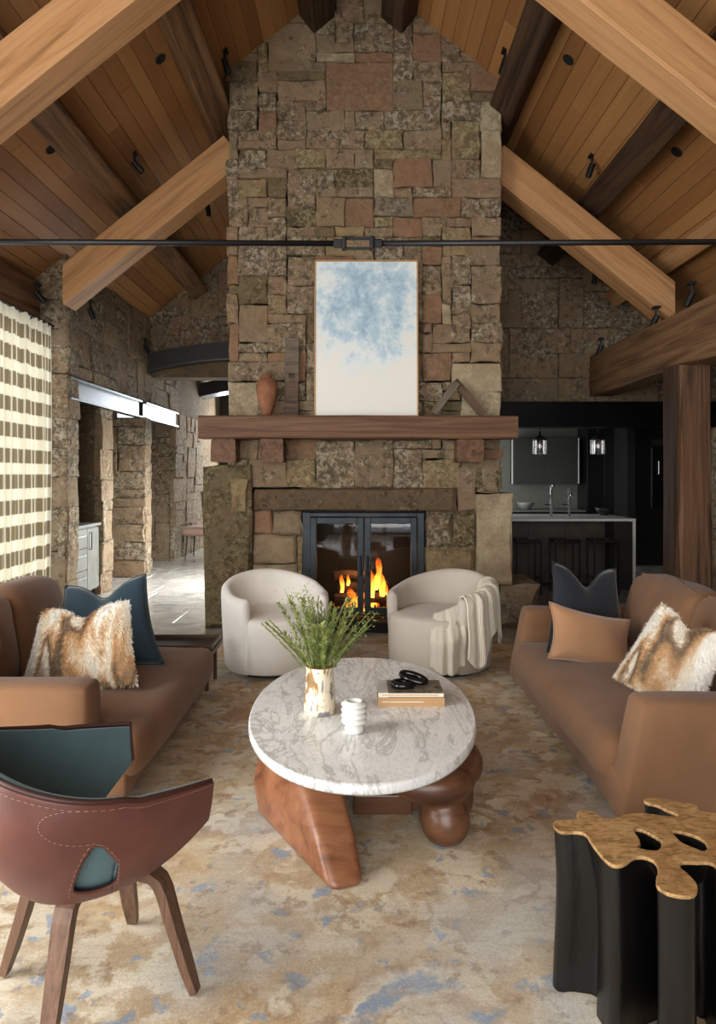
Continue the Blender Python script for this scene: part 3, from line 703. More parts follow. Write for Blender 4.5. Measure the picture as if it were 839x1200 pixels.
# firebox lining
bm = bmesh.new()
bx(bm, FX0-.02, FX0, YC+.03, YC+.72, .1, FZ1); bx(bm, FX1, FX1+.02, YC+.03, YC+.72, .1, FZ1)
bx(bm, FX0, FX1, YC+.70, YC+.74, .1, FZ1); bx(bm, FX0, FX1, YC+.05, YC+.72, FZ1, FZ1+.02)
obj('firebox_lining', bm, M['soot'], fp)
# steel doors
fd = box('door_frame', FX0, FX0+.07, YC-.02, YC+.04, FZ0, FZ1, M['door_steel'], fp)
bm = bmesh.new(); bx(bm, FX1-.07, FX1, YC-.02, YC+.04, FZ0, FZ1, .006); bx(bm, FX0+.07, FX1-.07, YC-.02, YC+.04, FZ1-.04, FZ1, .006); bx(bm, FX0+.07, FX1-.07, YC-.02, YC+.04, FZ0, FZ0+.02, .006)
obj('door_frame', bm, M['door_steel'], fp)
mid = .06
for s, xa, xb in ((-1, FX0+.075, mid-.004), (1, mid+.004, FX1-.075)):
    bm = bmesh.new(); za, zb, t_ = FZ0+.025, FZ1-.045, .062
    bx(bm, xa, xa+t_, YC-.045, YC-.01, za, zb, .006); bx(bm, xb-t_, xb, YC-.045, YC-.01, za, zb, .006)
    bx(bm, xa+t_, xb-t_, YC-.045, YC-.01, zb-t_, zb, .006); bx(bm, xa+t_, xb-t_, YC-.045, YC-.01, za, za+t_, .006)
    d = obj('fire_door', bm, M['door_steel'], fp)
    box('pane', xa+t_-.005, xb-t_+.005, YC-.03, YC-.025, za+t_-.005, zb-t_+.005, M['door_glass'], d)
    hx = xb-.03 if s < 0 else xa+.03
    bm = bmesh.new(); tube(bm, [(hx, YC-.05, .52), (hx, YC-.085, .52), (hx, YC-.085, .70), (hx, YC-.05, .70)], .009, 8)
    obj('handle', bm, M['black_metal'], d)
# grate, logs, embers and flames
gr = thing('fire_grate', (.06, 7.05, .1), 'black iron grate under the burning logs', 'grate')
for k in range(7): box('bar', -.24+.1*k, -.215+.1*k, 6.85, 7.25, .155, .175, M['black_metal'], gr)
for xx in (-.2, .33): box('leg', xx-.012, xx+.012, 6.87, 6.9, .1, .16, M['black_metal'], gr)
def log(p0, p1, r, label, mt='burnt_log'):
    p0 = Vector(p0); p1 = Vector(p1); rg = random.Random(int(r*9999)+len(label)); bm = bmesh.new()
    ax = (p1-p0).normalized(); L = (p1-p0).length; n = 7
    pts = [(-L/2+L*i/n, rg.uniform(-.008, .008), rg.uniform(-.008, .008)) for i in range(n+1)]
    tube(bm, pts, [r*rg.uniform(.88, 1.06) for _ in pts], 11)
    o = frame_obj('fire_log', bm, M[mt], (p0+p1)/2, ax, Vector((0, 0, 1)).cross(ax).normalized(), ax.cross(Vector((0, 0, 1)).cross(ax).normalized()))
    tag(o, label, 'log')
log((-.24, 6.95, .235), (.36, 7.0, .235), .058, 'charred log lying lowest on the fire grate, front')
log((-.22, 7.12, .235), (.34, 7.14, .235), .058, 'charred log lying lowest on the fire grate, behind')
log((-.20, 7.02, .35), (.30, 7.08, .345), .056, 'burning log in the middle of the pile')
log((-.25, 7.0, .47), (.10, 7.06, .455), .048, 'short brown log on top of the pile behind the closed handle', 'burnt_log')
log((.02, 7.0, .46), (.30, 7.1, .36), .045, 'charred log leaning on the pile under the tallest flame')
bm = bmesh.new(); rg = random.Random(3)
for k in range(60):
    x, y_ = rg.uniform(-.25, .38), rg.uniform(6.86, 7.2)
    bmesh.ops.create_icosphere(bm, subdivisions=1, radius=rg.uniform(.012, .026), matrix=Matrix.Translation((x, y_, .118+rg.random()*.02)))
o = obj('ember_bed', bm, M['ember']); o['kind'] = 'stuff'; tag(o, 'glowing embers under the fire grate', 'embers')
def flame(x, y_, z, h, w, label, seed):
    rg = random.Random(seed); bm = bmesh.new(); n = 12; pts = []; rad = []
    ph = rg.random()*6
    for i in range(n+1):
        s = i/n
        pts.append((x+math.sin(s*4+ph)*w*.35*s+.1*w*s, y_+math.cos(s*3+ph)*w*.2*s, z+h*s)); rad.append(max(.002, w*.5*(math.sin(PI*min(1, s*.86+.16))**.9)*(1-s*.35)))
    tube(bm, pts, rad, 9)
    for v in bm.verts: v.co.y = y_+(v.co.y-y_)*.6; v.co += Vector((mnoise.noise(v.co*14+Vector((seed, 0, 0))), 0, 0))*w*.28
    tag(obj('flame', bm, M['flame'], smooth=True), label, 'flame', 'flames of the log fire')
FL = [(.13, .26, .34, .10), (.19, .33, .36, .09), (.24, .26, .30, .08), (.28, .22, .2, .06), (.10, .17, .26, .08), (.02, .14, .24, .09), (-.06, .13, .24, .10), (-.13, .13, .16, .08), (-.02, .13, .12, .10), (.31, .2, .16, .05), (-.16, .30, .2, .06), (.16, .13, .16, .08), (-.10, .38, .12, .05), (-.09, .12, .09, .09), (.05, .11, .10, .10)]
for i, (x, z, h, w) in enumerate(FL):
    flame(x, 6.88+.03*(i % 4), z, h*1.1, w*.9, 'tall orange flame above the leaning charred log' if x > .09 else 'short orange flame licking round the stacked logs', i+1)
pl_ = bpy.data.lights.new('fire_light', 'POINT'); pl_.energy = 9; pl_.color = (1, .5, .18); pl_.shadow_soft_size = .12
po = bpy.data.objects.new('fire_light', pl_); col.objects.link(po); po.location = (.08, 6.92, .62)

# ---- mantel with corbels and what stands on it
mt = thing('mantel', (0, 6.5, 1.6), 'thick rough-sawn reddish brown mantel beam on wooden corbels', 'mantel')
beam('shelf_beam', (-1.50, 6.53, 1.945), (1.50, 6.53, 1.945), .27, .215, (0, 0, 1), M['mantel_wood'], mt, 51, .005)
for xa, xb in ((247, 276), (304, 332), (536, 567)):
    x0 = (xa-419.5)*6.46/FPX; x1 = (xb-419.5)*6.46/FPX
    beam('corbel', ((x0+x1)/2, 6.46, 1.727), ((x0+x1)/2, 6.74, 1.727), x1-x0, .222, (0, 0, 1), M['mantel_wood'], mt, int(xa), .004)
zm = 2.056
pa = thing('painting', (.08, 6.58, zm), 'large abstract painting of pale blue clouds on white', 'painting'); pa.rotation_euler = (-.035, 0, 0)
box('canvas', -.49, .49, -.01, .02, .012, 1.51, M['canvas_paint'], pa, .003, world=False)
for a in ((-.502, -.49, 0, 1.52), (.49, .502, 0, 1.52)): box('frame_strip', a[0], a[1], -.02, .03, a[2], a[3], M['ochre_frame'], pa, world=False)
for a in ((0, .012), (1.51, 1.522)): box('frame_strip', -.49, .49, -.02, .03, a[0], a[1], M['ochre_frame'], pa, world=False)
bm = bmesh.new(); c = W(312.5, 487, 6.53); lathe(bm, [(.042, 0), (.052, .03), (.085, .14), (.1, .24), (.102, .30), (.085, .345), (.055, .362), (.05, .372), (.05, .40), (.042, .402), (.036, .36)], (c.x, 6.53, zm), 28)
tag(obj('clay_jug', bm, M['clay'], smooth=True), 'terracotta clay jug tapering to the foot on the mantel', 'jug')
pk = thing('wooden_plank', (W(342, 487, 6.6).x, 6.6, zm), 'weathered grey board with a cut slot leaning on the chimney', 'board'); pk.rotation_euler = (-.05, 0, 0)
bm = bmesh.new(); bx(bm, -.068, .068, -.015, .015, .42, .77, .004); bx(bm, -.068, -.03, -.015, .015, .34, .42); bx(bm, .03, .068, -.015, .015, .34, .42)
obj('upper_board', bm, M['barn_wood'], pk, False); bm = bmesh.new(); bx(bm, -.064, .064, -.02, .02, 0, .34, .004); bx(bm, -.03, .03, -.012, .008, .34, .385); obj('lower_board', bm, M['barn_brown'], pk, False)
an = thing('wooden_angle', (.93, 6.55, zm), 'two old wooden bars joined in a peak on the mantel', 'ornament')
apex = W(535, 446, 6.55)
p1 = W(508, 484, 6.55); p2 = W(566, 485, 6.55)
beam('bar', (p1.x, 6.53, zm+.03), (apex.x, 6.53, apex.z-.02), .035, .065, (0, 0, 1), M['barn_wood'], an, 1, .002)
beam('bar', (p2.x, 6.57, zm+.02), (apex.x-.02, 6.57, apex.z), .04, .07, (0, 0, 1), M['barn_brown'], an, 2, .002)

# ================================================================== SPOT LAMPS on the timbers
def spot(p, aim, label, L=.13, r=.03):
    p = Vector(p); th = thing('spotlight', p, label, 'spotlight', 'black cylinder spotlights on the timbers')
    a = Vector(aim).normalized(); bm = bmesh.new(); tube(bm, [p-a*L*.45, p+a*L*.5, p+a*L*.55], [r, r, r*.9], 14); can = obj('can', bm, M['black_metal'], th, smooth=False)
    bm = bmesh.new(); tube(bm, [p+a*L*.552, p+a*L*.558], r*.75, 14); obj('lens', bm, M['dark_hole'], can)
    bm = bmesh.new(); q = p-a*L*.3; tube(bm, [q, q+Vector((0, 0, .05)), q+Vector((0, .0, .09))], .012, 8); bx(bm, q.x-.03, q.x+.03, q.y-.04, q.y+.04, q.z+.085, q.z+.11, .004); obj('bracket', bm, M['black_metal'], th)
def cspot(px, py, off, aim, label):
    Y = (RIDGE-EYE-off)/((556-py)/FPX+PITCH*abs(px-419.5)/FPX); spot(W(px, py, Y), aim, label)
cspot(265, 77, .14, (.3, .2, -1), 'black spotlight beside the chimney top, curtain side')
cspot(590, 77, .14, (-.3, .2, -1), 'black spotlight beside the chimney top, kitchen side')
cspot(161, 195, .14, (.6, .3, -.6), 'black spotlight just above the chimney rafter, curtain side')
cspot(692, 199, .14, (-.3, .2, -1), 'black spotlight by the charred purlin above the chimney rafter')
cspot(244, 246, .14, (.1, .2, -1), 'black spotlight in the dark beneath the chimney rafter, curtain side')
cspot(697, 326, .14, (-.1, .2, -1), 'black spotlight in the dark beneath the chimney rafter, kitchen side')
spot(W(47, 348, 7.2), (.8, .3, -1), 'black spotlight on the wall plate above the curtain')
spot(W(107, 367, 7.95), (.35, .2, -1), 'black spotlight on the stone wall under the rafter foot')
spot(W(171, 408, 10.2), (.5, .1, -1), 'black spotlight at the stone corner beside the curved beam')
spot(W(808, 350, 6.1), (-.4, .2, -1), 'black spotlight on the rafter foot above the timber post')
spot(W(767, 376, 6.95), (-.4, .2, -1), 'black spotlight on the plate just behind the rafter foot')
spot(W(703, 410, 8.5), (-.3, .2, -1), 'black spotlight at the far end of the plate by the dark gable')

# ================================================================== FURNITURE
# ---- rug
bm = bmesh.new(); bx(bm, -2.95, 2.95, .35, 6.0, .0015, .012, .004, 1)
tag(obj('rug', bm, M['rug_wool']), 'large worn sandy rug with blue floral medallions under the seating', 'rug')

def soft(name, x0, x1, y0, y1, z0, z1, mat, parent, r=.05, puff=0, seed=0, wr=.0, world=True):
    """upholstered block: rounded edges, slightly domed faces"""
    bm = bmesh.new(); nx, ny, nz = [max(3, min(14, int((b-a)/.09))) for a, b in ((x0, x1), (y0, y1), (z0, z1))]
    c = Vector(((x0+x1)/2, (y0+y1)/2, (z0+z1)/2)); hs = Vector(((x1-x0)/2, (y1-y0)/2, (z1-z0)/2)); r = min(r, min(hs)*.98)
    bmesh.ops.create_cube(bm, size=2)
    for axis, n in ((0, nx), (1, ny), (2, nz)):
        for k in range(1, n):
            nrm = [0, 0, 0]; nrm[axis] = 1; co = [0, 0, 0]; co[axis] = -1+2*k/n
            bmesh.ops.bisect_plane(bm, geom=bm.verts[:]+bm.edges[:]+bm.faces[:], plane_co=co, plane_no=nrm)
        for e in (-1, 1):
            co = [0, 0, 0]; co[axis] = e*(1-r*.45/hs[axis]); nrm = [0, 0, 0]; nrm[axis] = 1
            bmesh.ops.bisect_plane(bm, geom=bm.verts[:]+bm.edges[:]+bm.faces[:], plane_co=co, plane_no=nrm)
    for v in bm.verts:
        u = v.co.copy(); p = Vector((u.x*hs.x, u.y*hs.y, u.z*hs.z))
        q = Vector([max(-(hs[i]-r), min(hs[i]-r, p[i])) for i in range(3)]); d = p-q
        if d.length > 1e-6: p = q+d.normalized()*min(r, max(abs(d.x), abs(d.y), abs(d.z)))
        if puff:
            for i in range(3):
                j, k = (i+1) % 3, (i+2) % 3
                p[i] += u[i]*puff*(1-u[j]**2)*(1-u[k]**2)
        if wr: p += Vector((mnoise.noise((p+c)*5+Vector((seed, 0, 0))), mnoise.noise((p+c)*5+Vector((0, seed, 9))), mnoise.noise((p+c)*5+Vector((7, 0, seed)))))*wr
        v.co = c+p
    return obj(name, bm, mat, parent, world, True)
def slant_x(o, z0, z1, dx):
    for v in o.data.vertices: v.co.x += dx*(v.co.z-z0)/(z1-z0)
def slant_y(o, z0, z1, dy):
    for v in o.data.vertices: v.co.y += dy*(v.co.z-z0)/(z1-z0)

# ---- sofa on the kitchen side
sf = M['sofa_fabric']
s1 = thing('sofa', (1.65, 3.85, 0), 'camel brown sofa with two arms, in front of the timber post', 'sofa')
o = soft('frame', 1.09, 2.16, 2.84, 4.9, .05, .24, sf, s1, .035); slant_x(o, .05, .24, -.0)
o = soft('seat_cushion', 1.06, 1.93, 2.97, 4.75, .13, .355, sf, s1, .085, .018, 3, .007)
o = soft('arm', 1.07, 2.18, 2.80, 2.99, .05, .565, sf, s1, .05, .0, 1, .004); 
for v in o.data.vertices:
    if v.co.x < 1.5: v.co.x += .10*max(0, (v.co.z-.05)/.51)*(1.5-v.co.x)/.43
o = soft('arm', 1.07, 2.18, 4.75, 4.93, .05, .565, sf, s1, .05, .0, 2, .004)
for v in o.data.vertices:
    if v.co.x < 1.5: v.co.x += .10*max(0, (v.co.z-.05)/.51)*(1.5-v.co.x)/.43
o = soft('back', 1.98, 2.2, 2.86, 4.9, .05, .60, sf, s1, .06)
for k, (ya, yb) in enumerate(((2.98, 3.86), (3.86, 4.74))):
    o = soft('back_cushion', 1.78, 2.04, ya, yb, .33, .82, sf, s1, .09, .02, k+4, .012); slant_x(o, .33, .82, .10)
    bm = bmesh.new(); tube(bm, [(1.94, ya+.08, .822), (2.0, (ya+yb)/2, .842), (1.94, yb-.08, .822)], .006, 6); obj('seam', bm, sf, o)
for xx in (1.18, 2.08):
    for yy in (2.92, 4.82): box('foot', xx-.03, xx+.03, yy-.03, yy+.03, .012, .06, M['stub'], s1)
# ---- sofa on the curtain side: one arm, open far end
s2 = thing('sofa', (-1.6, 3.85, 0), 'camel brown sofa with one arm and an open far end, in front of the curtain', 'sofa')
soft('frame', -2.16, -1.03, 3.04, 4.62, .05, .22, sf, s2, .035)
o = soft('seat_cushion', -2.0, -.96, 3.035, 4.64, .12, .345, sf, s2, .09, .02, 6, .008)
o = soft('arm', -2.2, -1.19, 3.0, 3.2, .05, .565, sf, s2, .05, 0, 1, .004)
o = soft('back', -2.25, -2.03, 3.02, 4.62, .05, .60, sf, s2, .06)
for k, (ya, yb) in enumerate(((3.2, 3.86), (3.86, 4.5))):
    o = soft('back_cushion', -2.1, -1.86, ya, yb, .33, .84, sf, s2, .09, .02, k+9, .012); slant_x(o, .33, .84, -.08)
for xx in (-1.12, -2.1):
    for yy in (3.1, 4.55): box('foot', xx-.03, xx+.03, yy-.03, yy+.03, .012, .06, M['stub'], s2)
# low dark tray table at the open end
tt = thing('tray_table', (-1.35, 4.86, 0), 'low dark tray table at the open end of the sofa', 'side table')
box('top', -1.75, -1.0, 4.67, 5.0, .285, .305, M['dark_leather'], tt, .004)
bm = bmesh.new(); bx(bm, -1.75, -1.735, 4.67, 5.0, .305, .33, .002); bx(bm, -1.015, -1.0, 4.67, 5.0, .255, .33, .002); bx(bm, -1.735, -1.015, 4.985, 5.0, .305, .33, .002); bx(bm, -1.735, -1.015, 4.67, 4.685, .305, .33, .002)
obj('rim', bm, M['bronze'], tt)
for xx in (-1.72, -1.04):
    for yy in (4.7, 4.97): box('leg', xx-.012, xx+.012, yy-.012, yy+.012, .012, .29, M['bronze'], tt)

# ---- cushions
def pillow_mesh(w, h, t, pinch=.1, chop=0, seed=0, n=22, wr=.01, p=.5, taper=0):
    bm = bmesh.new()
    def f(u, v, sgn):
        a = u*2-1; b = v*2-1
        x = w/2*a*(1-pinch*(1-b*b)); z = h/2*b*(1-pinch*(1-a*a))
        x *= 1-taper*v
        e = max(0, (1-abs(a)**2.4)*(1-abs(b)**2.4))**p
        if chop and b > -.2:
            k = math.exp(-(a/.38)**2)*((b+.2)/1.2)**1.4; z -= chop*k; e *= 1-.35*k
        q = Vector((x, 0, z)); wv = mnoise.noise(q*6+Vector((seed, sgn*3, 0)))*wr*(e > .02)
        return Vector((x, sgn*(t/2*e)+wv, z))
    V0 = grid(bm, lambda u, v: f(u, v, -1), n, n); V1 = grid(bm, lambda u, v: f(u, v, 1), n, n)
    bmesh.ops.remove_doubles(bm, verts=bm.verts, dist=.0008)
    return bm
def pillow(name, loc, rot, w, h, t, mat, label, chop=0, seed=0, pinch=.10, cat='cushion', taper=0):
    th = thing(name, (0, 0, 0), label, cat); th.location = loc; th.rotation_euler = rot
    me = obj('cover', pillow_mesh(w, h, t, pinch, chop, seed, taper=taper), mat, th, False, True)
    # piped edge
    bm = bmesh.new(); pts = []
    for k in range(81):
        s = k/80*4; i = int(s) % 4; f = (s-int(s))*2-1
        a, b = ((f, -1), (1, f), (-f, 1), (-1, -f))[i]
        x = w/2*a*(1-pinch*(1-b*b)); z = h/2*b*(1-pinch*(1-a*a)); x *= 1-taper*(b+1)/2
        if chop and b > -.2: z -= chop*math.exp(-(a/.38)**2)*((b+.2)/1.2)**1.4
        pts.append((x, 0, z))
    tube(bm, pts[:-1]+[pts[0]], .0045, 6, False); obj('seam', bm, mat, th, False, True)
    return th
R = math.radians
navy = pillow('throw_pillow', (1.51, 4.52, .60), (R(-14), R(7), R(14)), .60, .60, .2, M['navy_velvet'], 'dark navy velvet cushion with a dented top, in the sofa corner', .12, 1, taper=.2)
tan = pillow('throw_pillow', (1.43, 4.20, .49), (R(-30), R(13), R(4)), .54, .36, .17, M['tan_satin'], 'small tan satin lumbar cushion leaning on the navy one', 0, 2, .13)
teal = pillow('throw_pillow', (-1.56, 4.20, .575), (R(-18), R(-9), R(-8)), .78, .56, .2, M['teal_velvet'], 'teal blue velvet cushion with a dented top behind the fur cushion', .09, 3, taper=.3)
brn = pillow('throw_pillow', (-1.93, 3.42, .56), (R(-16), R(8), R(-50)), .46, .46, .18, M['sofa_fabric'], 'camel brown cushion leaning on the sofa back beside the fur cushion', 0, 4)
def fur_pillow(loc, rot, w, h, t, label, seed, chop=.07, backing=None, taper=.25):
    th = thing('fur_pillow', loc, label, 'cushion'); th.rotation_euler = rot
    me = obj('cover', pillow_mesh(w, h, t, .05, chop, seed, 22, .012, taper=taper), M['fur'], th, False, True)
    rg = random.Random(seed); vs = []; fs = []; polys = [p for p in me.data.polygons if p.center.y < .012]
    if backing:
        me.data.materials.append(M[backing])
        for p in me.data.polygons:
            if p.center.y > 0: p.material_index = 1
    mv = me.data.vertices
    wts = [p.area for p in polys]
    for p in rg.choices(polys, wts, k=17000):
        q = [mv[i].co for i in p.vertices]; a, b = rg.random(), rg.random()
        c = q[0].lerp(q[1], a).lerp((q[3] if len(q) > 3 else q[2]).lerp(q[2], a), b)
        n = p.normal if p.normal.y < 0 else -p.normal; comb = Vector((rg.gauss(.1, .35), 0, rg.gauss(-.75, .35))); d = (n*.55+comb).normalized()
        if d.dot(n) < .12: d = (d+n*.4).normalized()
        L = rg.uniform(.012, .028); s = n.cross(d).normalized()*rg.uniform(.0011, .0020); k = len(vs)
        vs += [c-s, c+s, c+d*L*.6+s*.6+n*.002, c+d*L]; fs.append((k, k+1, k+2, k+3))
    m2 = bpy.data.meshes.new('fur_hairs'); m2.from_pydata([tuple(v) for v in vs], [], fs); o = obj('fur_hairs', m2, M['fur'], th, False); o['kind'] = 'stuff'
    return th
fur_pillow((-1.50, 3.72, .565), (R(-22), R(-7), R(-8)), .68, .46, .2, 'tawny and cream fur cushion in front of the teal cushion', 21)
fur_pillow((1.58, 3.42, .575), (R(-14), R(20), R(-46)), .44, .46, .18, 'tawny and cream fur cushion with dark backing, by the near arm', 22, .05, 'navy_velvet')

# ---- tub chairs
def tub_chair(loc, rz, mat, label):
    th = thing('swivel_chair', (loc[0], loc[1], .012), label, 'armchair', None, rz)   # faces local -y
    R0 = .40; A = R(128); n = 56
    def top(a):
        s = abs(a)/A; s = s*s*(3-2*s)
        return .715-.13*s
    bm = bmesh.new(); rings = []
    for i in range(n+1):
        a = -A+2*A*i/n; zt = top(a); c, s = math.sin(a), math.cos(a)
        wth = .085; ring = []
        prof = [(R0*.93, .04), (R0*.955, .18), (R0*.985, .40), (R0, zt-.06), (R0-.005, zt-.025), (R0-.025, zt-.005), (R0-wth*.5, zt), (R0-wth+.022, zt-.006), (R0-wth+.004, zt-.03), (R0-wth, zt-.07), (R0-wth*.95, .40), (R0-wth*.95, .3), (R0-wth, .04)]
        for r, z in prof:
            x, y = r*c, r*s
            sq = 1+.05*abs(math.sin(2*a))          # slightly squared plan
            ring.append(bm.verts.new((x*sq, y*sq, z)))
        rings.append(ring)
    m_ = len(rings[0])
    for p, q in zip(rings, rings[1:]):
        for k in range(m_): bm.faces.new((p[k], p[(k+1) % m_], q[(k+1) % m_], q[k]))
    for r_, sg in ((rings[0], -1), (rings[-1], 1)):       # rounded front ends of the arms
        a = sg*A; tdir = Vector((math.cos(a), -math.sin(a), 0))*sg
        prev = r_
        for f, sc_ in ((.018, .86), (.028, .5)):
            ctr = sum((v.co for v in r_), Vector())/m_
            cur = []
            for v in r_:
                rad = Vector((v.co.x-ctr.x, v.co.y-ctr.y, 0)); zz = v.co.z
                cur.append(bm.verts.new(Vector((ctr.x, ctr.y, zz-(1-sc_)*.03*(zz > .5)))+rad*sc_+tdir*f))
            for k in range(m_): bm.faces.new((prev[k], prev[(k+1) % m_], cur[(k+1) % m_], cur[k]))
            prev = cur
        bm.faces.new(prev)
    o = obj('shell', bm, mat, th, False, True)
    # seat, with a front that closes the gap between the arms down to the floor
    bm = bmesh.new(); rr = R0-.078; outl = []
    for k in range(48):
        a = 2*PI*k/48; x, y = math.sin(a), math.cos(a); rad = rr
        back = abs(((a+PI) % (2*PI))-PI) < A*1.0
        rad = rr if back else rr+.075
        outl.append((x*rad*(1+.05*abs(math.sin(2*a))), y*rad*(1+.05*abs(math.sin(2*a)))))
    lv = [(.93, .045), (.985, .06), (1, .2), (1, .385), (.985, .412), (.95, .43), (.8, .442), (.45, .447), (.05, .448)]
    pr = None
    for f, z in lv:
        cur = [bm.verts.new((x*f, y*f, z)) for x, y in outl]
        if pr:
            for k in range(48): bm.faces.new((pr[k], pr[(k+1) % 48], cur[(k+1) % 48], cur[k]))
        pr = cur
    bm.faces.new(pr)
    obj('seat', bm, mat, th, False, True)
    bm = bmesh.new(); lathe(bm, [(.30, .0), (.31, .005), (.31, .04), (.28, .046)], n=32); obj('swivel_base', bm, M['frame_black'], th, False)
    return th
tub_chair((-.64, 5.27), R(24), M['boucle'], 'cream white upholstered tub chair standing in front of the large stone jamb')
tc2 = tub_chair((.64, 5.30), R(-34), M['boucle_grey'], 'greige upholstered tub chair with a knitted throw over its arm')

# ---- knitted throw over the arm of the greige chair
def throw():
    th = thing('throw_blanket', (.86, 5.1, .5), 'cream cable knit throw draped over the arm of the greige tub chair', 'blanket')
    ca = Vector((.64, 5.30, 0)); rz = R(-34)
    def onarm(a, r, z):                       # a measured from the chair back, as in the shell
        sq = 1+.05*abs(math.sin(2*a)); x, y = r*sq*math.sin(a), r*sq*math.cos(a)
        return Vector((ca.x+x*math.cos(rz)-y*math.sin(rz), ca.y+x*math.sin(rz)+y*math.cos(rz), z))
    R0, wth = .40, .085
    def top(a):
        s = abs(a)/R(128); s = s*s*(3-2*s); return .715-.13*s
    nu, nv = 60, 54
    a0, a1 = R(52), R(128)
    bm = bmesh.new(); uvl = bm.loops.layers.uv.new('UVMap')
    def f(u, v):
        a = a0+(a1-a0)*u; zt = top(a)+.012
        fold = (math.sin(u*27)*.5+math.sin(u*49+1)*.3)*.018
        # v runs from the inner hem over the arm to the outer hem
        Lin, Lout = .05+.30*max(0, min(1, (u-.35)/.3)), .30+.1*math.sin(u*9+.4)+.06*u
        Ltop = wth+.04; tot = Lin+Ltop+Lout; s = v*tot
        if s < Lin: r, z = R0-wth-.014-fold-.006, zt-.05-(Lin-s); k = (Lin-s)/max(Lin, .01)
        elif s < Lin+Ltop:
            q = (s-Lin)/Ltop*PI; r, z = R0-wth/2-math.cos(q)*(wth/2+.014), zt-.05+math.sin(q)*.058; k = 0
            r += fold*(-math.cos(q)); z += abs(fold)*math.sin(q)
        else:
            k = (s-Lin-Ltop)/Lout; r, z = R0+.016+fold+.018*k, zt-.05-(s-Lin-Ltop)
        if s < Lin: r -= .0
        return onarm(a+.03*math.sin(v*9+u*4)*(k > 0)*k, r, z)
    V = [[bm.verts.new(f(i/nu, j/nv)) for j in range(nv+1)] for i in range(nu+1)]
    for i in range(nu):
        for j in range(nv):
            fc = bm.faces.new((V[i][j], V[i+1][j], V[i+1][j+1], V[i][j+1]))
            for lp, (a, b) in zip(fc.loops, ((i, j), (i+1, j), (i+1, j+1), (i, j+1))): lp[uvl].uv = (a/nu*3, b/nv*3)
    o = obj('drape', bm, M['knit'], th, smooth=True); mods(o, ('SOLIDIFY', {'thickness': .012, 'offset': 1}))
    # loose end hanging in front of the seat
    bm = bmesh.new(); uvl = bm.loops.layers.uv.new('UVMap'); nu, nv = 40, 36
    pa_, pb_ = onarm(R(112), .305, 0), onarm(R(167), .375, 0)
    def g(u, v):
        base = onarm(R(112)+R(50)*u, (R0-wth-.02)+.13*min(1, u*1.6)*min(1, v*2.2), 0)
        zt = (.585-.10*u+.0)*(1-v)+(.10+.03*math.sin(u*7))*v
        fold = (math.sin(u*24+.5)*.6+math.sin(u*43)*.35)*.022*(.4+v)
        n = (base-ca); n.z = 0; n.normalize()
        return Vector((base.x, base.y, zt))+n*(fold+.012+.03*math.sin(PI*min(1, v*1.3)))
    V = [[bm.verts.new(g(i/nu, j/nv)) for j in range(nv+1)] for i in range(nu+1)]
    for i in range(nu):
        for j in range(nv):
            fc = bm.faces.new((V[i][j], V[i+1][j], V[i+1][j+1], V[i][j+1]))
            for lp, (a, b) in zip(fc.loops, ((i, j), (i+1, j), (i+1, j+1), (i, j+1))): lp[uvl].uv = (a/nu*2.4, b/nv*3)
    o = obj('hanging_end', bm, M['knit'], th, smooth=True); mods(o, ('SOLIDIFY', {'thickness': .012, 'offset': 1}))
throw()

# ---- coffee table
ct = thing('coffee_table', (.02, 3.27, 0), 'oval marble coffee table on sculptural walnut feet', 'coffee table')
bm = bmesh.new(); n = 96; ax_, ay_ = .525, .85; rings = []
for f, z in ((.965, .352), (.992, .358), (1, .368), (1, .386), (.994, .395), (.985, .398), (.6, .398)):
    rings.append([bm.verts.new((.02+ax_*f*math.copysign(abs(math.cos(2*PI*k/n))**.96, math.cos(2*PI*k/n)), 3.27+ay_*f*math.copysign(abs(math.sin(2*PI*k/n))**.96, math.sin(2*PI*k/n)), z)) for k in range(n)])
for a, b in zip(rings, rings[1:]):
    for k in range(n): bm.faces.new((a[k], a[(k+1) % n], b[(k+1) % n], b[k]))
bm.faces.new(rings[0][::-1]); bm.faces.new(rings[-1]); top = obj('table_top', bm, M['marble'], ct)
for p in top.data.polygons: p.use_smooth = abs(p.normal.z) < .9
# slab foot
def prism(name, lo, hi, mat, parent, bevel=.03, mids=()):
    bm = bmesh.new(); R_ = []
    for ring in [lo, *mids, hi]: R_.append([bm.verts.new(v) for v in ring])
    m_ = len(lo)
    for a, b in zip(R_, R_[1:]):
        for k in range(m_): bm.faces.new((a[k], a[(k+1) % m_], b[(k+1) % m_], b[k]))
    bm.faces.new(R_[0][::-1]); bm.faces.new(R_[-1])
    bmesh.ops.recalc_face_normals(bm, faces=bm.faces)
    bmesh.ops.bevel(bm, geom=bm.edges[:], offset=bevel, segments=4, profile=.6, affect='EDGES')
    return obj(name, bm, mat, parent, smooth=True)
lo = [(-.44, 2.99, .012), (-.10, 2.42, .012), (.03, 2.47, .012), (-.22, 3.1, .012)]
m1 = [(-.47, 3.0, .16), (-.15, 2.52, .16), (-.01, 2.58, .16), (-.22, 3.16, .16)]
hi = [(-.43, 3.08, .352), (-.27, 2.84, .352), (-.10, 2.86, .352), (-.20, 3.25, .352)]
ft = prism('slab_foot', lo, hi, M['table_wood'], ct, .035, (m1,)); ft['label'] = 'slanted orange brown walnut slab foot'
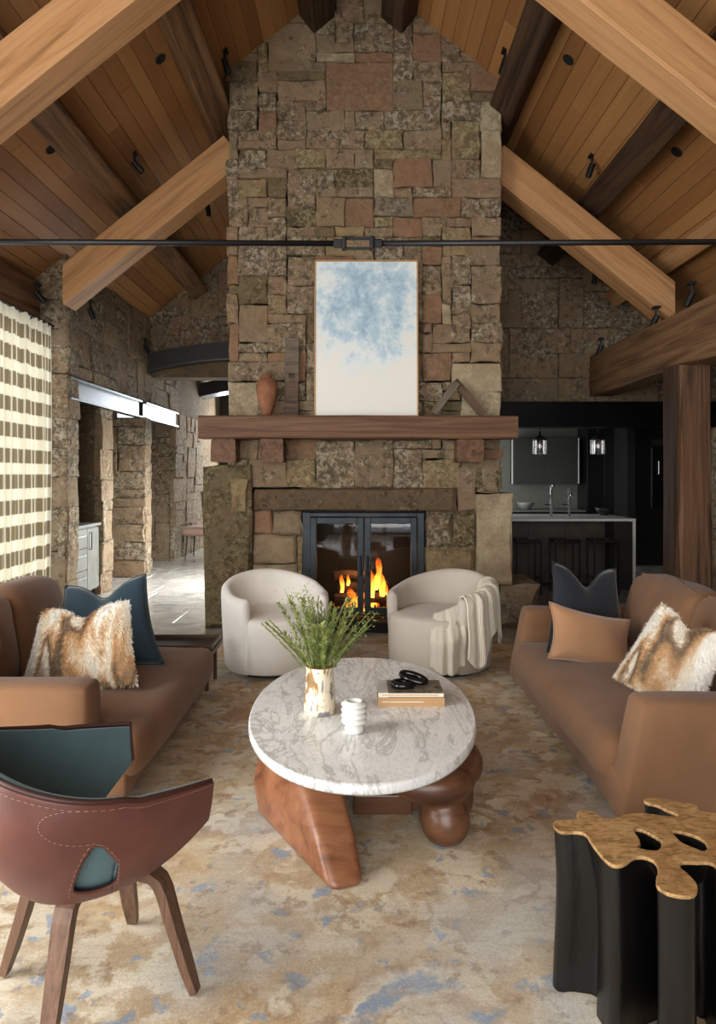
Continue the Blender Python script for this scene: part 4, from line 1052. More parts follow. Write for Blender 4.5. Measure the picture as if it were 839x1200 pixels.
# boulder-like foot: fused ellipsoids, remeshed and smoothed
bm = bmesh.new()
for c, r in (((.355, 2.79, .10), (.105, .12, .115)), ((.30, 2.80, .25), (.185, .14, .085)), ((.42, 2.95, .26), (.12, .16, .10)), ((.40, 2.95, .13), (.10, .14, .13)), ((.43, 3.1, .28), (.09, .14, .07))):
    bmesh.ops.create_uvsphere(bm, u_segments=24, v_segments=16, radius=1, matrix=Matrix.Translation(c) @ Matrix.Diagonal((*r, 1)))
for v in bm.verts: v.co.z = max(.012, min(.352, v.co.z))
bf = obj('boulder_foot', bm, M['table_wood_dark'], ct, smooth=True)
mods(bf, ('REMESH', {'mode': 'VOXEL', 'voxel_size': .014, 'use_smooth_shade': True}), ('SMOOTH', {'factor': .6, 'iterations': 9}))
bm = bmesh.new(); bx(bm, -.02, .24, 2.98, 3.24, .012, .10, .008); bx(bm, .0, .17, 3.02, 3.2, .10, .352, .01); bx(bm, .17, .36, 2.99, 3.12, .03, .09, .006); obj('centre_foot', bm, M['table_wood_dark'], ct)
bm = bmesh.new(); bx(bm, -.36, -.24, 3.45, 3.8, .012, .352, .02); obj('rear_foot', bm, M['table_wood_dark'], ct)
ZT = .398
# ---- vase with greenery
vx, vy = -.155, 2.98
def rz_(px, py, z): Y = (EYE-z)*FPX/(py-556); return ((px-419.5)*Y/FPX, Y)
vx, vy = rz_(374, 838, ZT+.004); vy += .05
bm = bmesh.new(); lathe(bm, [(.066, 0), (.073, .004), (.074, .03), (.0715, .09), (.065, .104), (.063, .108), (.066, .113), (.0655, .15), (.063, .2), (.066, .212), (.064, .216), (.058, .214), (.057, .12), (.05, .02)], n=40)
vs_ = thing('vase', (vx, vy, ZT), 'cream glazed pottery vase with brown and blue drips holding greenery', 'vase')
b_ = obj('body', bm, M['vase_glaze'], vs_, False, True)
bm = bmesh.new(); lathe(bm, [(.0635, .213), (.066, .217), (.0635, .219), (.059, .217)], n=40, cap=False); obj('rim', bm, M['clay'], vs_, False, True)
rg = random.Random(8)
def sprig(k):
    az = rg.uniform(0, 2*PI); spread = rg.uniform(.05, .26)**1; L = rg.uniform(.20, .34); kind = 0 if k % 3 else 1
    if k < 4: az = PI+rg.uniform(-.25, .25); spread = .24; L = .24; kind = 1          # three stiff tips reaching to one side
    if 4 <= k < 9: az = PI*.85+rg.uniform(-.5, .5); spread = rg.uniform(.09, .19); L = rg.uniform(.33, .40); kind = 2
    if 9 <= k < 13: az = rg.uniform(-.5, .4); spread = rg.uniform(.22, .28); L = rg.uniform(.2, .3); kind = 2
    p0 = Vector((rg.uniform(-.03, .03), rg.uniform(-.03, .03), .12)); dirx, diry = math.cos(az), math.sin(az)
    def pos(s):
        return p0+Vector((dirx*spread*(s**1.25), diry*spread*.8*(s**1.25), (L-.02)*s-.10*spread*s*s+.1*s))
    th = thing('greenery_sprig', (vx, vy, ZT+.12), ('bushy fine-leaved green sprig in the cream pottery vase', 'stiff needle-leaved green sprig in the cream pottery vase', 'airy sprig with loose pale seed heads in the cream pottery vase')[kind], 'plant', 'sprigs in the pottery vase')
    bm = bmesh.new(); pts = [pos(i/8) for i in range(9)]; tube(bm, pts, [.0028-.0016*i/8 for i in range(9)], 5)
    for v in bm.verts: v.co.z -= .12
    obj('stem', bm, M['stem'], th, False)
    vs = []; fs = []
    nl = (120, 130, 46)[kind]
    for i in range(nl):
        s = .28+.72*(i+rg.random())/nl if kind < 2 else .35+.65*(i+rg.random())/nl
        c = pos(s); c.z -= .12; a = rg.uniform(0, 2*PI)
        t_ = (pos(min(1, s+.03))-pos(s-.03)).normalized(); u = t_.orthogonal().normalized(); w_ = t_.cross(u)
        out = u*math.cos(a)+w_*math.sin(a)
        if kind == 2: c = c+out*rg.uniform(.004, .045)
        d = (out*(.8 if kind != 1 else .5)+t_*(.7 if kind != 1 else 1)).normalized()
        ln = (rg.uniform(.014, .032), rg.uniform(.010, .018), rg.uniform(.009, .015))[kind]; wd = ln*(.19, .2, .36)[kind]
        side = d.cross(out+Vector((.01, .02, .03))).normalized(); nn = side.cross(d)
        q = len(vs); vs += [c, c+d*ln*.5+side*wd, c+d*ln, c+d*ln*.5-side*wd, c+d*ln*.5+nn*wd*.3]
        fs += [(q, q+1, q+4), (q+1, q+2, q+4), (q+2, q+3, q+4), (q+3, q, q+4)]
    me = bpy.data.meshes.new('leaves'); me.from_pydata([tuple(v) for v in vs], [], fs); o = obj('leaves', me, M['leaf'], th, False); o['kind'] = 'stuff'
for k in range(46): sprig(k)
# ---- ringed white vase
wx, wy = rz_(415, 862, ZT)
bm = bmesh.new(); prof = [(.034, 0), (.040, .004), (.042, .02), (.034, .034)]
for k in range(4):
    z = .042+k*.0235
    prof += [(.036, z-.004), (.050, z), (.056, z+.006), (.056, z+.010), (.05, z+.0155), (.037, z+.0185)]
prof += [(.036, .136), (.03, .134), (.027, .12), (.024, .05)]
lathe(bm, prof, (wx, wy+.04, ZT), 40); tag(obj('ringed_vase', bm, M['white_ceramic'], smooth=True), 'small white vase of stacked rings on the marble top', 'vase')
# ---- books
bx0, by0 = rz_(443, 828, ZT); bx1, _ = rz_(521, 828, ZT)
def book(z0, z1, x0, x1, y0, y1, cov, label, pages='page'):
    th = thing('book', ((x0+x1)/2, (y0+y1)/2, z0), label, 'book')
    box('cover', x0, x1, y0, y1, z1-.003, z1, M[cov], th); box('cover', x0, x1, y0, y1, z0, z0+.003, M[cov], th)
    sp = box('spine', x0, x1, y0, y0+.004, z0+.003, z1-.003, M[cov] if cov != 'book_cover' else M['page'], th)
    box('pages', x0+.003, x1-.003, y0+.004, y1-.004, z0+.003, z1-.003, M[pages], th)
    return th, sp
b1, sp1 = book(ZT, ZT+.042, bx0, bx1, by0, by0+.20, 'book_tan', 'tan cloth book lying at the bottom of the pair on the marble top')
b2, sp2 = book(ZT+.042, ZT+.064, bx0+.002, bx1-.004, by0+.003, by0+.205, 'book_cover', 'book with a grey picture cover lying on top of the tan book')
# spine lettering too small to read: a short pale line of print
rg = random.Random(4); bm = bmesh.new(); x = bx0+.02
while x < bx1-.10:
    w = rg.choice((.002, .003, .004)); bx(bm, x, x+w, by0-.0006, by0, ZT+.019, ZT+.0245); x += w+.0018
obj('spine_print', bm, M['page'], sp1)
bm = bmesh.new(); x = bx0+.02
while x < bx1-.03:
    w = rg.choice((.002, .003, .004)); bx(bm, x, x+w, by0+.0024, by0+.003, ZT+.050, ZT+.0565); x += w+.0018
obj('spine_print', bm, M['book_tan'], sp2)
# ---- black ceramic knot on the books
kc = Vector(((bx0+bx1)/2-.005, by0+.10, ZT+.064)); kn = thing('ceramic_knot', kc, 'glossy black ceramic link lying on the books', 'ornament')
def loop(name, c, rx, ry, r, rot):
    bm = bmesh.new(); pts = []; n = 30
    for k in range(n): pts.append((rx*math.cos(2*PI*k/n), ry*math.sin(2*PI*k/n), 0))
    rings = []; N_ = 10
    for k in range(n):
        p = Vector(pts[k]); t_ = (Vector(pts[(k+1) % n])-Vector(pts[k-1])).normalized(); u = Vector((0, 0, 1)); v = t_.cross(u)
        rings.append([bm.verts.new(p+(u*math.cos(2*PI*q/N_)+v*math.sin(2*PI*q/N_))*r) for q in range(N_)])
    for k in range(n):
        a, b = rings[k], rings[(k+1) % n]
        for q in range(N_): bm.faces.new((a[q], a[(q+1) % N_], b[(q+1) % N_], b[q]))
    o = obj(name, bm, M['black_ceramic'], kn, False, True); o.location = c; o.rotation_euler = rot
loop('link', (-.028, -.01, .017), .048, .040, .016, (0, 0, .2)); loop('link', (.025, .02, .038), .062, .026, .015, (.25, .22, -.35))

# ---- leather armchair
def leather_chair():
    cx, cy = -.76, 2.0; ang = R(40)                       # local +x is the way it faces
    th = thing('leather_chair', (cx, cy, 0), 'brown saddle leather armchair with teal lining and splayed wooden legs', 'armchair', None, ang)
    # plan of the shell: a U open to +x.  t from -1 (arm on the rug side) over the back to +1
    HW, BK, FR = .325, -.36, .20
    def plan(t, k=1.0):
        s = abs(t); sg = -1 if t < 0 else 1
        if s > .45:                                        # straight arm running forward
            q = (s-.45)/.55; x = -.06+(FR+.06)*q; y = sg*(HW-.035*q*q)
        else:
            a = s/.45*PI/2; x = -.06-(abs(BK)-.06)*math.cos(a)**.85; y = sg*HW*math.sin(a)**.8
        return Vector((x*k, y*k-.035, 0))
    def ztop(t):
        s = min(1, abs(t)/.6); s = s*s*(3-2*s); return .79-.115*s-.022*max(0, (abs(t)-.6)/.4)
    def zbot(t):
        s = abs(t); return .40 if s < .5 else .40+.14*((s-.5)/.5)**1.5
    def surf(t, v, off=0):
        p = plan(t); zb, zt = zbot(t), ztop(t); z = zb+(zt-zb)*v
        hgt = max(0, min(1, (z-.40)/.3)); k = .62+.38*math.sin(hgt*PI/2)**.75
        if abs(t) > .5: k = max(k, .62+.38*math.sin(min(1, ((z-.40)/.3))*PI/2)**.75)
        q = Vector((p.x if abs(t) > .45 else p.x*k, p.y*k, 0))
        c = Vector((.02, 0, 0)); d = q-c; d.z = 0
        q -= d.normalized()*off
        return Vector((q.x, q.y, z))
    nt, nv = 260, 56
    hole_t, hole_v, hw, hh = -.40, .14, .080, .52         # teardrop vent low on each rear corner
    def inhole(t, v):
        u = (abs(t)-abs(hole_t))/hw; w = (v-.14)/hh
        if w < 0 or w > 1: return False
        half = .95*(1-w)**.75*(min(1, w/.12)**.5 if w < .12 else 1)
        return abs(u) < half
    def shell(name, mat, off, thick, hole=True):
        bm = bmesh.new(); V = {}
        for i in range(nt+1):
            for j in range(nv+1): V[i, j] = bm.verts.new(surf(-1+2*i/nt, j/nv, off))
        for i in range(nt):
            for j in range(nv):
                if hole and inhole(-1+2*(i+.5)/nt, (j+.5)/nv): continue
                bm.faces.new((V[i, j], V[i+1, j], V[i+1, j+1], V[i, j+1]))
        for v in [v for v in bm.verts if not v.link_faces]: bm.verts.remove(v)
        bd = [v for v in bm.verts if v.is_boundary]
        for _ in range(6):
            new = {}
            for v in bd:
                nb = [e.other_vert(v) for e in v.link_edges if e.is_boundary]
                if len(nb) == 2 and v.co.z < .58 and v.co.z > .405 and v.co.x < .05: new[v] = v.co*.4+(nb[0].co+nb[1].co)*.3
            for v, c in new.items(): v.co = c
        o = obj(name, bm, mat, th, False, True); mods(o, ('SOLIDIFY', {'thickness': thick, 'offset': 0}))
        return o
    sh = shell('leather_shell', M['brown_leather'], 0, .008)
    shell('lining', M['teal_wool'], .03, .010, False)
    # stitched top edge and seam
    bm = bmesh.new(); tube(bm, [surf(-1+2*i/120, 1, .006)+Vector((0, 0, .002)) for i in range(121)], .0075, 8); obj('edge_binding', bm, M['piping'], th, False, True)
    bm = bmesh.new()
    for i in range(0, 240, 2):
        a, b = surf(-1+2*i/240, .955, -.0055), surf(-1+2*(i+1.1)/240, .955, -.0055); tube(bm, [a, b], .0007, 4)
    for sgn in (-1, 1):
        arc = [(-.395, .955), (-.335, .94), (-.29, .88), (-.275, .79), (-.30, .71), (-.35, .675), (-.40, .68)]
        def along(q):
            q = max(0, min(.9999, q))*(len(arc)-1); i0 = int(q); f = q-i0
            P_ = [arc[max(0, min(len(arc)-1, i0+d))] for d in (-1, 0, 1, 2)]
            o_ = [.5*((2*P_[1][m])+(-P_[0][m]+P_[2][m])*f+(2*P_[0][m]-5*P_[1][m]+4*P_[2][m]-P_[3][m])*f*f+(-P_[0][m]+3*P_[1][m]-3*P_[2][m]+P_[3][m])*f**3) for m in (0, 1)]
            return surf(sgn*abs(o_[0]), o_[1], -.0055)
        for i in range(0, 46, 2): tube(bm, [along(i/46), along((i+1.1)/46)], .0007, 4)
        for i in range(0, 44, 2):
            def edge(q):
                w = q/44; s_ = -1 if w < .5 else 1; ww = w*2 if w < .5 else (1-w)*2
                half = .95*(1-ww)**.75+.10; return surf(sgn*(.40+s_*hw*half*(1 if ww < .98 else 0)), .13+hh*ww*1.04, -.0055)
            tube(bm, [edge(i), edge(i+1.1)], .0007, 4)
    obj('stitching', bm, M['thread'], th, False)
    # seat pad and under-seat shell
    bm = bmesh.new(); outl = []
    for i in range(41):
        p = plan(-1+2*i/40); outl.append(Vector((p.x*.62 if p.x < 0 else p.x*.45, p.y*.62, 0)))
    prev = None
    for f, z in ((.55, .385), (.86, .392), (.96, .41), (1, .44), (.98, .462), (.9, .472), (.5, .468), (.1, .462)):
        cur = [bm.verts.new((p.x*f+.02, p.y*f, z)) for p in outl]
        if prev:
            for k in range(len(cur)): bm.faces.new((prev[k], prev[(k+1) % len(cur)], cur[(k+1) % len(cur)], cur[k]))
        prev = cur
    bm.faces.new(prev); obj('seat_pad_or_glint', bm, M['teal_wool'], th, False, True)
    bm = bmesh.new(); prev = None
    for f, z in ((.1, .365), (.6, .37), (.86, .385), (.98, .415), (1.0, .43)):
        cur = [bm.verts.new((p.x*f+.02, p.y*f, z)) for p in outl]
        if prev:
            for k in range(len(cur)): bm.faces.new((prev[k], prev[(k+1) % len(cur)], cur[(k+1) % len(cur)], cur[k]))
        else: bm.faces.new(cur)
        prev = cur
    obj('seat_base', bm, M['brown_leather'], th, False, True)
    # bent plywood legs in a cross under a black hub
    bm = bmesh.new(); lathe(bm, [(.05, .30), (.055, .305), (.055, .36), (.07, .365)], n=24); obj('hub', bm, M['black_metal'], th, False)
    inv = Matrix.Rotation(-ang, 4, 'Z')
    for fx_, fy_ in ((-.462, 1.955), (-.745, 2.265), (-1.055, 2.03), (-.80, 1.745)):
        q = inv @ Vector((fx_-cx, fy_-cy, 0)); d = q.normalized(); perp = Vector((-d.y, d.x, 0)); Rr = q.length
        path = [(0.02, .352), (Rr*.38, .352), (Rr*.56, .345), (Rr*.63, .33), (Rr*.68, .30), (Rr*.78, .2), (Rr*.9, .09), (Rr*.985, .019)]
        wd = [.032, .030, .028, .027, .027, .025, .022, .016]; tk = [.013, .013, .014, .015, .015, .014, .013, .011]
        bm = bmesh.new(); rings = []
        for i, (r, z) in enumerate(path):
            a = path[max(0, i-1)]; b = path[min(len(path)-1, i+1)]; tx, tz = b[0]-a[0], b[1]-a[1]; l = math.hypot(tx, tz); nx_, nz_ = -tz/l, tx/l
            c = d*r+Vector((0, 0, z)); nn = d*nx_+Vector((0, 0, nz_))
            rings.append([bm.verts.new(c+perp*wd[i]*a_+nn*tk[i]*b_) for a_, b_ in ((-1, -1), (1, -1), (1, 1), (-1, 1))])
        for A_, B_ in zip(rings, rings[1:]):
            for k in range(4): bm.faces.new((A_[k], A_[(k+1) % 4], B_[(k+1) % 4], B_[k]))
        bm.faces.new(rings[0][::-1]); bm.faces.new(rings[-1])
        bmesh.ops.bevel(bm, geom=[e for e in bm.edges if len(e.link_faces) == 2 and e.calc_face_angle(0) > .8], offset=.004, segments=2, affect='EDGES')
        obj('leg', bm, M['leg_wood'], th, False)
leather_chair()

# ---- root stump table
def stump():
    ZS = .475; th = thing('stump_table', (.95, 1.92, 0), 'black stained root stump table with a raw honey wood top', 'side table')
    def P(zx, zy):
        px, py = 600+zx/3.51, 900+zy/3.51; x, y = rz_(px, py, ZS); return (x, y)
    raw = [(170, 228), (180, 214), (225, 212), (265, 211), (272, 204), (268, 182), (285, 172), (320, 176), (345, 184), (365, 204), (420, 207), (470, 190), (530, 184), (580, 190), (640, 198), (686, 200), (688, 192), (640, 172), (600, 150), (548, 140), (543, 126), (600, 122), (650, 132), (700, 140), (755, 150), (765, 163), (770, 176), (839, 186), (920, 190), (990, 205), (1010, 235), (985, 262), (1040, 285), (1080, 330), (1050, 380), (980, 390), (940, 420), (960, 470), (920, 500), (860, 470), (850, 410), (820, 384),
           (760, 384), (700, 382), (686, 392), (692, 412), (715, 428), (742, 455), (762, 482), (756, 515), (720, 526), (650, 516), (604, 492), (592, 468), (606, 420), (592, 382), (545, 360), (492, 364), (462, 394), (416, 400), (380, 372), (332, 312), (306, 266), (262, 258), (205, 262), (178, 246)]
    holes = [[(490, 245), (540, 252), (600, 285), (621, 300), (612, 338), (570, 340), (505, 326), (532, 308)], [(640, 255), (700, 258), (790, 290), (812, 330), (790, 345), (740, 325), (692, 306), (668, 276)]]
    def smooth(pts, k=2):
        for _ in range(k):
            q = []
            for i in range(len(pts)):
                a, b = pts[i], pts[(i+1) % len(pts)]
                q += [(a[0]*.75+b[0]*.25, a[1]*.75+b[1]*.25), (a[0]*.25+b[0]*.75, a[1]*.25+b[1]*.75)]
            pts = q
        return pts
    loops = [smooth([P(*p) for p in raw], 1)]+[smooth([P(*p) for p in h], 1) for h in holes]
    cu = bpy.data.curves.new('stump_outline', 'CURVE'); cu.dimensions = '2D'; cu.fill_mode = 'BOTH'; cu.extrude = .003; cu.bevel_depth = .002; cu.bevel_resolution = 1
    for lp in loops:
        sp = cu.splines.new('POLY'); sp.points.add(len(lp)-1); sp.use_cyclic_u = True
        for i, (x, y) in enumerate(lp): sp.points[i].co = (x, y, 0, 1)
    tmp = bpy.data.objects.new('stump_outline', cu); col.objects.link(tmp)
    dg = bpy.context.evaluated_depsgraph_get(); me = bpy.data.meshes.new_from_object(tmp.evaluated_get(dg)); bpy.data.objects.remove(tmp); bpy.data.curves.remove(cu)
    me.transform(Matrix.Translation((0, 0, ZS-.005))); o = obj('wood_top', me, M['stump_top'], th)
    # trunk: the same outline carried down, lobes drifting as roots do
    bm = bmesh.new(); ctr = Vector((.95, 1.92, 0))
    lv = [ZS-.009, ZS-.03, ZS-.07, .34, .25, .16, .08, .012]
    for li, lp in enumerate(loops):
        prev = None; m_ = len(lp); conc = []
        for i in range(m_):                                # how far each outline point lies in a hollow
            nb = [lp[(i+k) % m_] for k in (-9, -7, -5, 5, 7, 9)] if li == 0 else [lp[i]]
            av = Vector((sum(q[0] for q in nb)/len(nb), sum(q[1] for q in nb)/len(nb))); d = Vector(lp[i])-Vector((.95, 1.92))
            conc.append(max(0, min(.05, (av-Vector(lp[i])).dot(d.normalized()))))
        for j, z in enumerate(lv):
            s = (ZS-z)/ZS; cur = []
            for i, (x, y) in enumerate(lp):
                p = Vector((x, y, z)); d = p-ctr; d.z = 0
                k = 1-.03*math.sin(s*PI)+.015*s
                n_ = mnoise.noise(Vector((x*5, y*5, z*3)))*.03*s-conc[i]*2.6*min(1, s*2.2)
                q = ctr+d*k+d.normalized()*n_; q.z = z; cur.append(bm.verts.new(q))
            if prev:
                for k in range(m_): bm.faces.new((prev[k], prev[(k+1) % m_], cur[(k+1) % m_], cur[k]))
            prev = cur
    t_ = obj('trunk', bm, M['stump_black'], th, smooth=True)
stump()

# ---- curtain
ctn = thing('curtain', (-3.3, 6.4, 0), 'cream curtain with taupe plaid bands hanging by the stone pilaster', 'curtain')
bm = bmesh.new(); uvl = bm.loops.layers.uv.new('UVMap'); nu, nv = 260, 40; y0, y1, zt = 5.3, 7.34, 3.09
def cf(u, v):
    y = y0+(y1-y0)*u; a = .028+.012*math.sin(u*37); z = .02+(zt-.02)*v
    am = a*(1-.35*v**6); x = -3.31+am*math.sin(u*2*PI*17+.8*math.sin(u*9))+.012*math.sin(u*50+v*3)
    return Vector((x, y+.010*math.sin(v*5+u*30)*(1-v), z+.018*math.sin(u*2*PI*17+1.2)*(v > .985)))
V = [[bm.verts.new(cf(i/nu, j/nv)) for j in range(nv+1)] for i in range(nu+1)]
for i in range(nu):
    for j in range(nv):
        fc = bm.faces.new((V[i][j], V[i+1][j], V[i+1][j+1], V[i][j+1]))
        for lp, (a, b) in zip(fc.loops, ((i, j), (i+1, j), (i+1, j+1), (i, j+1))): lp[uvl].uv = (a/nu, b/nv)
obj('cloth', bm, M['curtain_plaid'], ctn, smooth=True)
bm = bmesh.new(); tube(bm, [(-3.31, 4.6, 3.11), (-3.31, 7.42, 3.11)], .013, 10); obj('rail', bm, M['black_metal'], ctn)

# ---- wet bar cabinet in the wall niche
cb = thing('bar_cabinet', (-3.5, 8.1, 0), 'grey drawer cabinet built into the stone wall niche', 'cabinet')
box('body', -3.85, -3.25, 7.63, 8.53, .09, .87, M['cabinet_grey'], cb, .004); box('plinth', -3.85, -3.30, 7.63, 8.53, 0, .09, M['frame_black'], cb)
for za, zb in ((.11, .36), (.37, .62), (.63, .85)):
    d = box('drawer', -3.25, -3.228, 7.65, 8.14, za, zb, M['cabinet_grey'], cb, .003)
    bm = bmesh.new(); tube(bm, [(-3.228, 7.78, zb-.07), (-3.20, 7.79, zb-.07), (-3.20, 8.02, zb-.07), (-3.228, 8.03, zb-.07)], .007, 8); obj('handle', bm, M['chrome'], d)
d = box('door', -3.25, -3.228, 8.15, 8.51, .11, .85, M['cabinet_grey'], cb, .003)
bm = bmesh.new(); tube(bm, [(-3.228, 8.21, .60), (-3.20, 8.21, .60), (-3.20, 8.21, .80), (-3.228, 8.21, .80)], .007, 8); obj('handle', bm, M['frame_black'], d)
o = box('worktop', -3.85, -3.20, 7.62, 8.54, .87, .905, M['cabinet_grey'], None, .004); tag(o, 'thin grey worktop on the niche cabinet', 'worktop')
bm = bmesh.new(); tube(bm, [(-3.42, 8.15, .905), (-3.42, 8.15, 1.02), (-3.415, 8.13, 1.09), (-3.38, 8.07, 1.12)], [.011, .009, .008, .008], 8); tag(obj('bar_faucet', bm, M['chrome'], smooth=True), 'slim chrome faucet on the niche worktop', 'faucet')
mr = thing('niche_panel', (-3.9, 8.1, 1.3), 'black framed dark panel on the back of the niche', 'panel')
box('panel', -3.92, -3.90, 7.63, 8.5, 1.28, 2.2, M['kitchen_black'], mr); box('frame_bar', -3.90, -3.87, 7.63, 8.5, 1.26, 1.29, M['bronze'], mr); box('frame_bar', -3.90, -3.87, 7.63, 8.5, 2.19, 2.22, M['bronze'], mr)
o = struct(box('wall_niche', -4.2, -3.93, 7.6, 8.56, 0, 2.6, M['wall_dark']), 'dark back of the niche above the cabinet', 'wall')
# ---- stool in the hall
st = thing('hall_stool', (-2.85, 12.3, 0), 'blush upholstered stool with thin black legs in the hall', 'stool')
soft('seat', -3.1, -2.55, 11.9, 12.65, .42, .57, M['pink_fabric'], st, .07, .01)
for xx, dx in ((-3.0, -.03), (-2.66, .04)):
    for yy, dy in ((12.0, -.04), (12.55, .04)):
        bm = bmesh.new(); tube(bm, [(xx, yy, .43), (xx+dx, yy+dy, 0.0)], [.016, .010], 8); obj('leg', bm, M['frame_black'], st)

# ================================================================== KITCHEN
wk = struct(box('wall_kitchen', 1.2, 5.5, 12.3, 12.5, 0, 3.1, M['kitchen_wall']), 'grey back wall of the dark kitchen', 'wall')
box('kitchen_ceiling', 1.2, 5.5, 8.9, 12.5, 2.7, 2.8, M['kitchen_black'], wk)
box('kitchen_side', .9, 1.2, 8.8, 12.5, 0, 3.1, M['kitchen_wall'], wk)
KY = 8.95
isl = thing('kitchen_island', (2.4, 9.4, 0), 'kitchen island with white waterfall stone edge', 'island')
xe = (745-419.5)*KY/FPX
box('cabinet', 1.3, xe-.28, KY+.35, 9.95, .02, .875, M['island_front'], isl); 
for k in range(4): box('front_panel', 1.32+.5*k, 1.81+.5*k, KY+.335, KY+.35, .05, .87, M['island_front'], isl, .003)
box('side_panel', xe-.28, xe-.035, KY+.02, 9.95, .0, .875, M['kitchen_dark'], isl)
box('counter', 1.3, xe, KY, 10.0, .885, .92, M['white_stone'], isl, .003); box('waterfall_end', xe-.035, xe, KY, 10.0, .0, .885, M['white_stone'], isl, .003)
def faucet(x, y, z, h, label):
    th = thing('kitchen_faucet', (x, y, z), label, 'faucet')
    bm = bmesh.new(); tube(bm, [(x, y, z), (x, y, z+h*.8), (x, y-.02, z+h*.97), (x, y-.08, z+h), (x, y-.13, z+h*.9)], [.018, .015, .014, .013, .012], 10); obj('spout', bm, M['chrome'], th, smooth=True)
    bm = bmesh.new(); tube(bm, [(x-.10, y, z+.15), (x+.01, y, z+.15)], .012, 8); obj('lever', bm, M['chrome'], th)
p = W(646, 605, 9.5); faucet(p.x, 9.5, .92, .44, 'tall chrome kitchen faucet on the island')
p = W(667, 605, 9.5); faucet(p.x, 9.5, .92, .30, 'shorter chrome faucet on the island')
def stool(cx, label):
    th = thing('bar_stool', (cx, 8.62, 0), label, 'stool', 'bar stools along the island')
    box('seat', cx-.165, cx+.165, 8.47, 8.77, .645, .69, M['kitchen_black'], th, .012)
    box('seat_pad_or_glint', cx-.0, cx+.15, 8.48, 8.60, .69, .702, M['chrome'], th, .005)  # white highlight on the black seat, put in as a chrome strip
    for sx in (-.15, .15):
        for sy in (8.49, 8.75): box('leg', cx+sx-.009, cx+sx+.009, sy-.009, sy+.009, 0, .65, M['black_metal'], th)
    for sx in (-.15, .15): box('stretcher', cx+sx-.007, cx+sx+.007, 8.49, 8.75, .2, .215, M['black_metal'], th)
    box('foot_rail', cx-.15, cx+.15, 8.483, 8.497, .2, .215, M['black_metal'], th)
for px, lb in ((616.5, 'black metal bar stool beside the pale stone jamb at the island'), (661.5, 'black metal bar stool in the middle of the island row'), (706.5, 'black metal bar stool by the white waterfall end of the island')): stool((px-419.5)*8.62/FPX, lb)
bc = thing('back_counter', (2.6, 12, 0), 'dark back counter with grey top along the kitchen wall', 'counter')
box('cabinet', 1.3, 3.9, 11.7, 12.3, 0, .86, M['kitchen_dark'], bc); box('top', 1.3, 3.9, 11.66, 12.3, .86, .89, M['kitchen_wall'], bc, .003)
uc = thing('upper_cabinet', (3.2, 12.1, 1.34), 'dark grey kitchen wall cabinet with two doors', 'cabinet')
ux0, ux1 = (603-419.5)*11.95/FPX, (676-419.5)*11.95/FPX; um = (ux0+ux1)/2
box('body', ux0, ux1, 11.97, 12.3, 1.34, 2.14, M['kitchen_panel'], uc)
for a, b in ((ux0, um-.004), (um+.004, ux1)): box('door', a, b, 11.95, 11.97, 1.34, 2.14, M['kitchen_panel'], uc, .003)
for xx in (ux0-.05, ux1+.02): box('edge_trim', xx, xx+.02, 11.945, 11.965, 1.34, 2.14, M['white_stone'], uc)
ta = thing('tall_cabinet', (4.3, 12, 0), 'tall black kitchen cabinet beside the wall cabinet', 'cabinet')
box('body', ux1+.12, 4.55, 11.8, 12.3, 0, 2.6, M['kitchen_black'], ta)
for k in range(2): box('door', ux1+.13+k*.29, ux1+.41+k*.29, 11.78, 11.8, .1, 2.3, M['kitchen_black'], ta, .003)
box('end_panel', 4.42, 4.55, 11.2, 12.3, 0, 2.6, M['kitchen_dark'], ta)
ov = thing('built_in_oven', (5.0, 11.4, 0), 'black built-in oven wall by the timber post', 'oven')
box('cabinet', 4.6, 5.38, 11.3, 12.3, 0, 2.6, M['kitchen_black'], ov); box('oven_door', 4.85, 5.35, 11.27, 11.3, .95, 1.95, M['black_ceramic'], ov, .004)
box('control_panel', 4.85, 5.35, 11.265, 11.29, 1.98, 2.08, M['kitchen_dark'], ov); bm = bmesh.new(); tube(bm, [(4.95, 11.24, 1.5), (4.95, 11.24, 1.72)], .01, 8); obj('handle', bm, M['chrome'], ov)
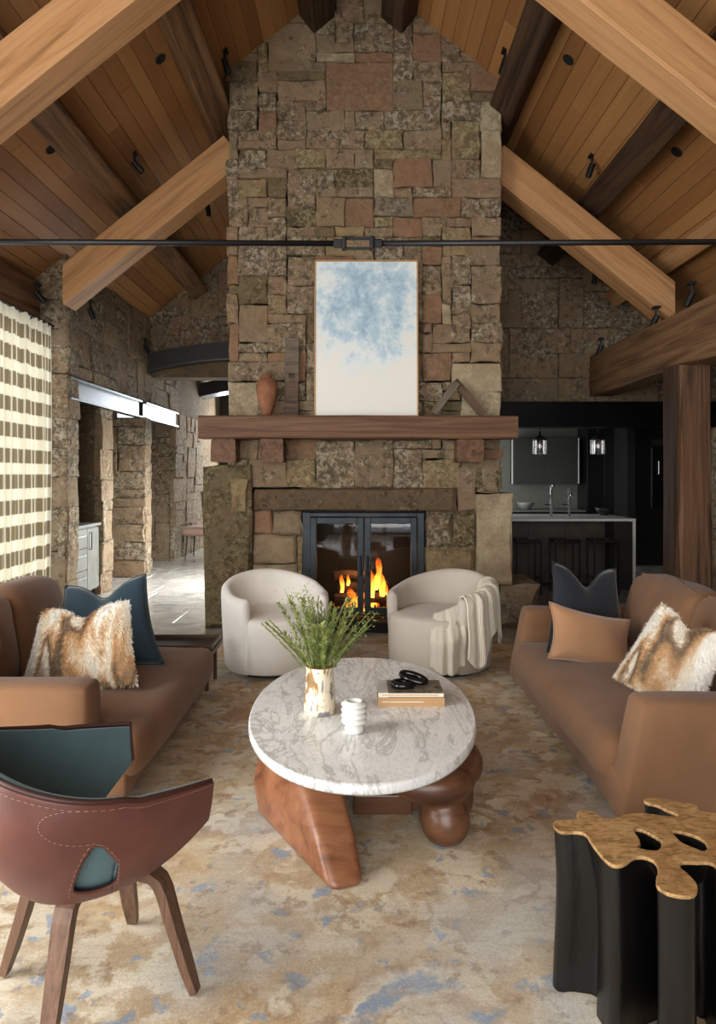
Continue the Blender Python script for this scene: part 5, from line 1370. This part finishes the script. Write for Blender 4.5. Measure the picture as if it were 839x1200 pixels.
def bowl(px, py, Y, r, z, label, mat):
    p = W(px, py, Y); bm = bmesh.new(); lathe(bm, [(r*.35, 0), (r*.45, .005), (r*.85, r*.45), (r, r*.85), (r*.96, r*.85), (r*.8, r*.47), (r*.4, .02)], (p.x, Y, z), 28); tag(obj('bowl', bm, M[mat], smooth=True), label, 'bowl')
bowl(616, 600, 11.9, .15, .89, 'pale round bowl on the back counter under the wall cabinet', 'bowl'); bowl(708, 604, 9.7, .13, .92, 'dark grey bowl on the island near the waterfall end', 'kitchen_dark')
o = box('outlet_plate', *[v for v in ((667-419.5)*12.28/FPX-.03, (667-419.5)*12.28/FPX+.03)], 12.285, 12.3, 1.13, 1.25, M['bowl'], None, .003); tag(o, 'small grey outlet plate under the wall cabinet', 'outlet')
def pendant(px, label):
    Y = 9.4; x = (px-419.5)*Y/FPX; th = thing('pendant_lamp', (x, Y, 1.78), label, 'pendant lamp', 'glass pendants over the island')
    bm = bmesh.new(); n = 12
    for k in range(n):
        a = 2*PI*k/n; c, s = math.cos(a), math.sin(a)
        bm2 = bmesh.new(); bx(bm2, -.021, .021, -.006, .006, 0, .19, .003, 1)
        bmesh.ops.transform(bm2, matrix=Matrix.Translation((x+c*.088, Y+s*.088, 1.78)) @ Matrix.Rotation(a+PI/2, 4, 'Z'), verts=bm2.verts)
        obj('glass_prism', bm2, M['pendant_glass'], th)
    lathe(bm, [(.095, 1.97), (.09, 1.985), (.06, 2.02), (.02, 2.04), (.012, 2.09)], (x, Y, 0), 24); obj('cap', bm, M['frame_black'], th, smooth=True)
    bm = bmesh.new(); tube(bm, [(x, Y, 2.08), (x, Y, 2.7)], .005, 6); obj('cord', bm, M['frame_black'], th)
    bm = bmesh.new(); bmesh.ops.create_uvsphere(bm, u_segments=14, v_segments=10, radius=.028, matrix=Matrix.Translation((x, Y, 1.89))); obj('bulb', bm, M['lamp_glow'], th, smooth=True)
pendant(632.5, 'prism glass pendant lamp in front of the kitchen wall cabinet'); pendant(700.5, 'prism glass pendant lamp in front of the tall black cabinet')
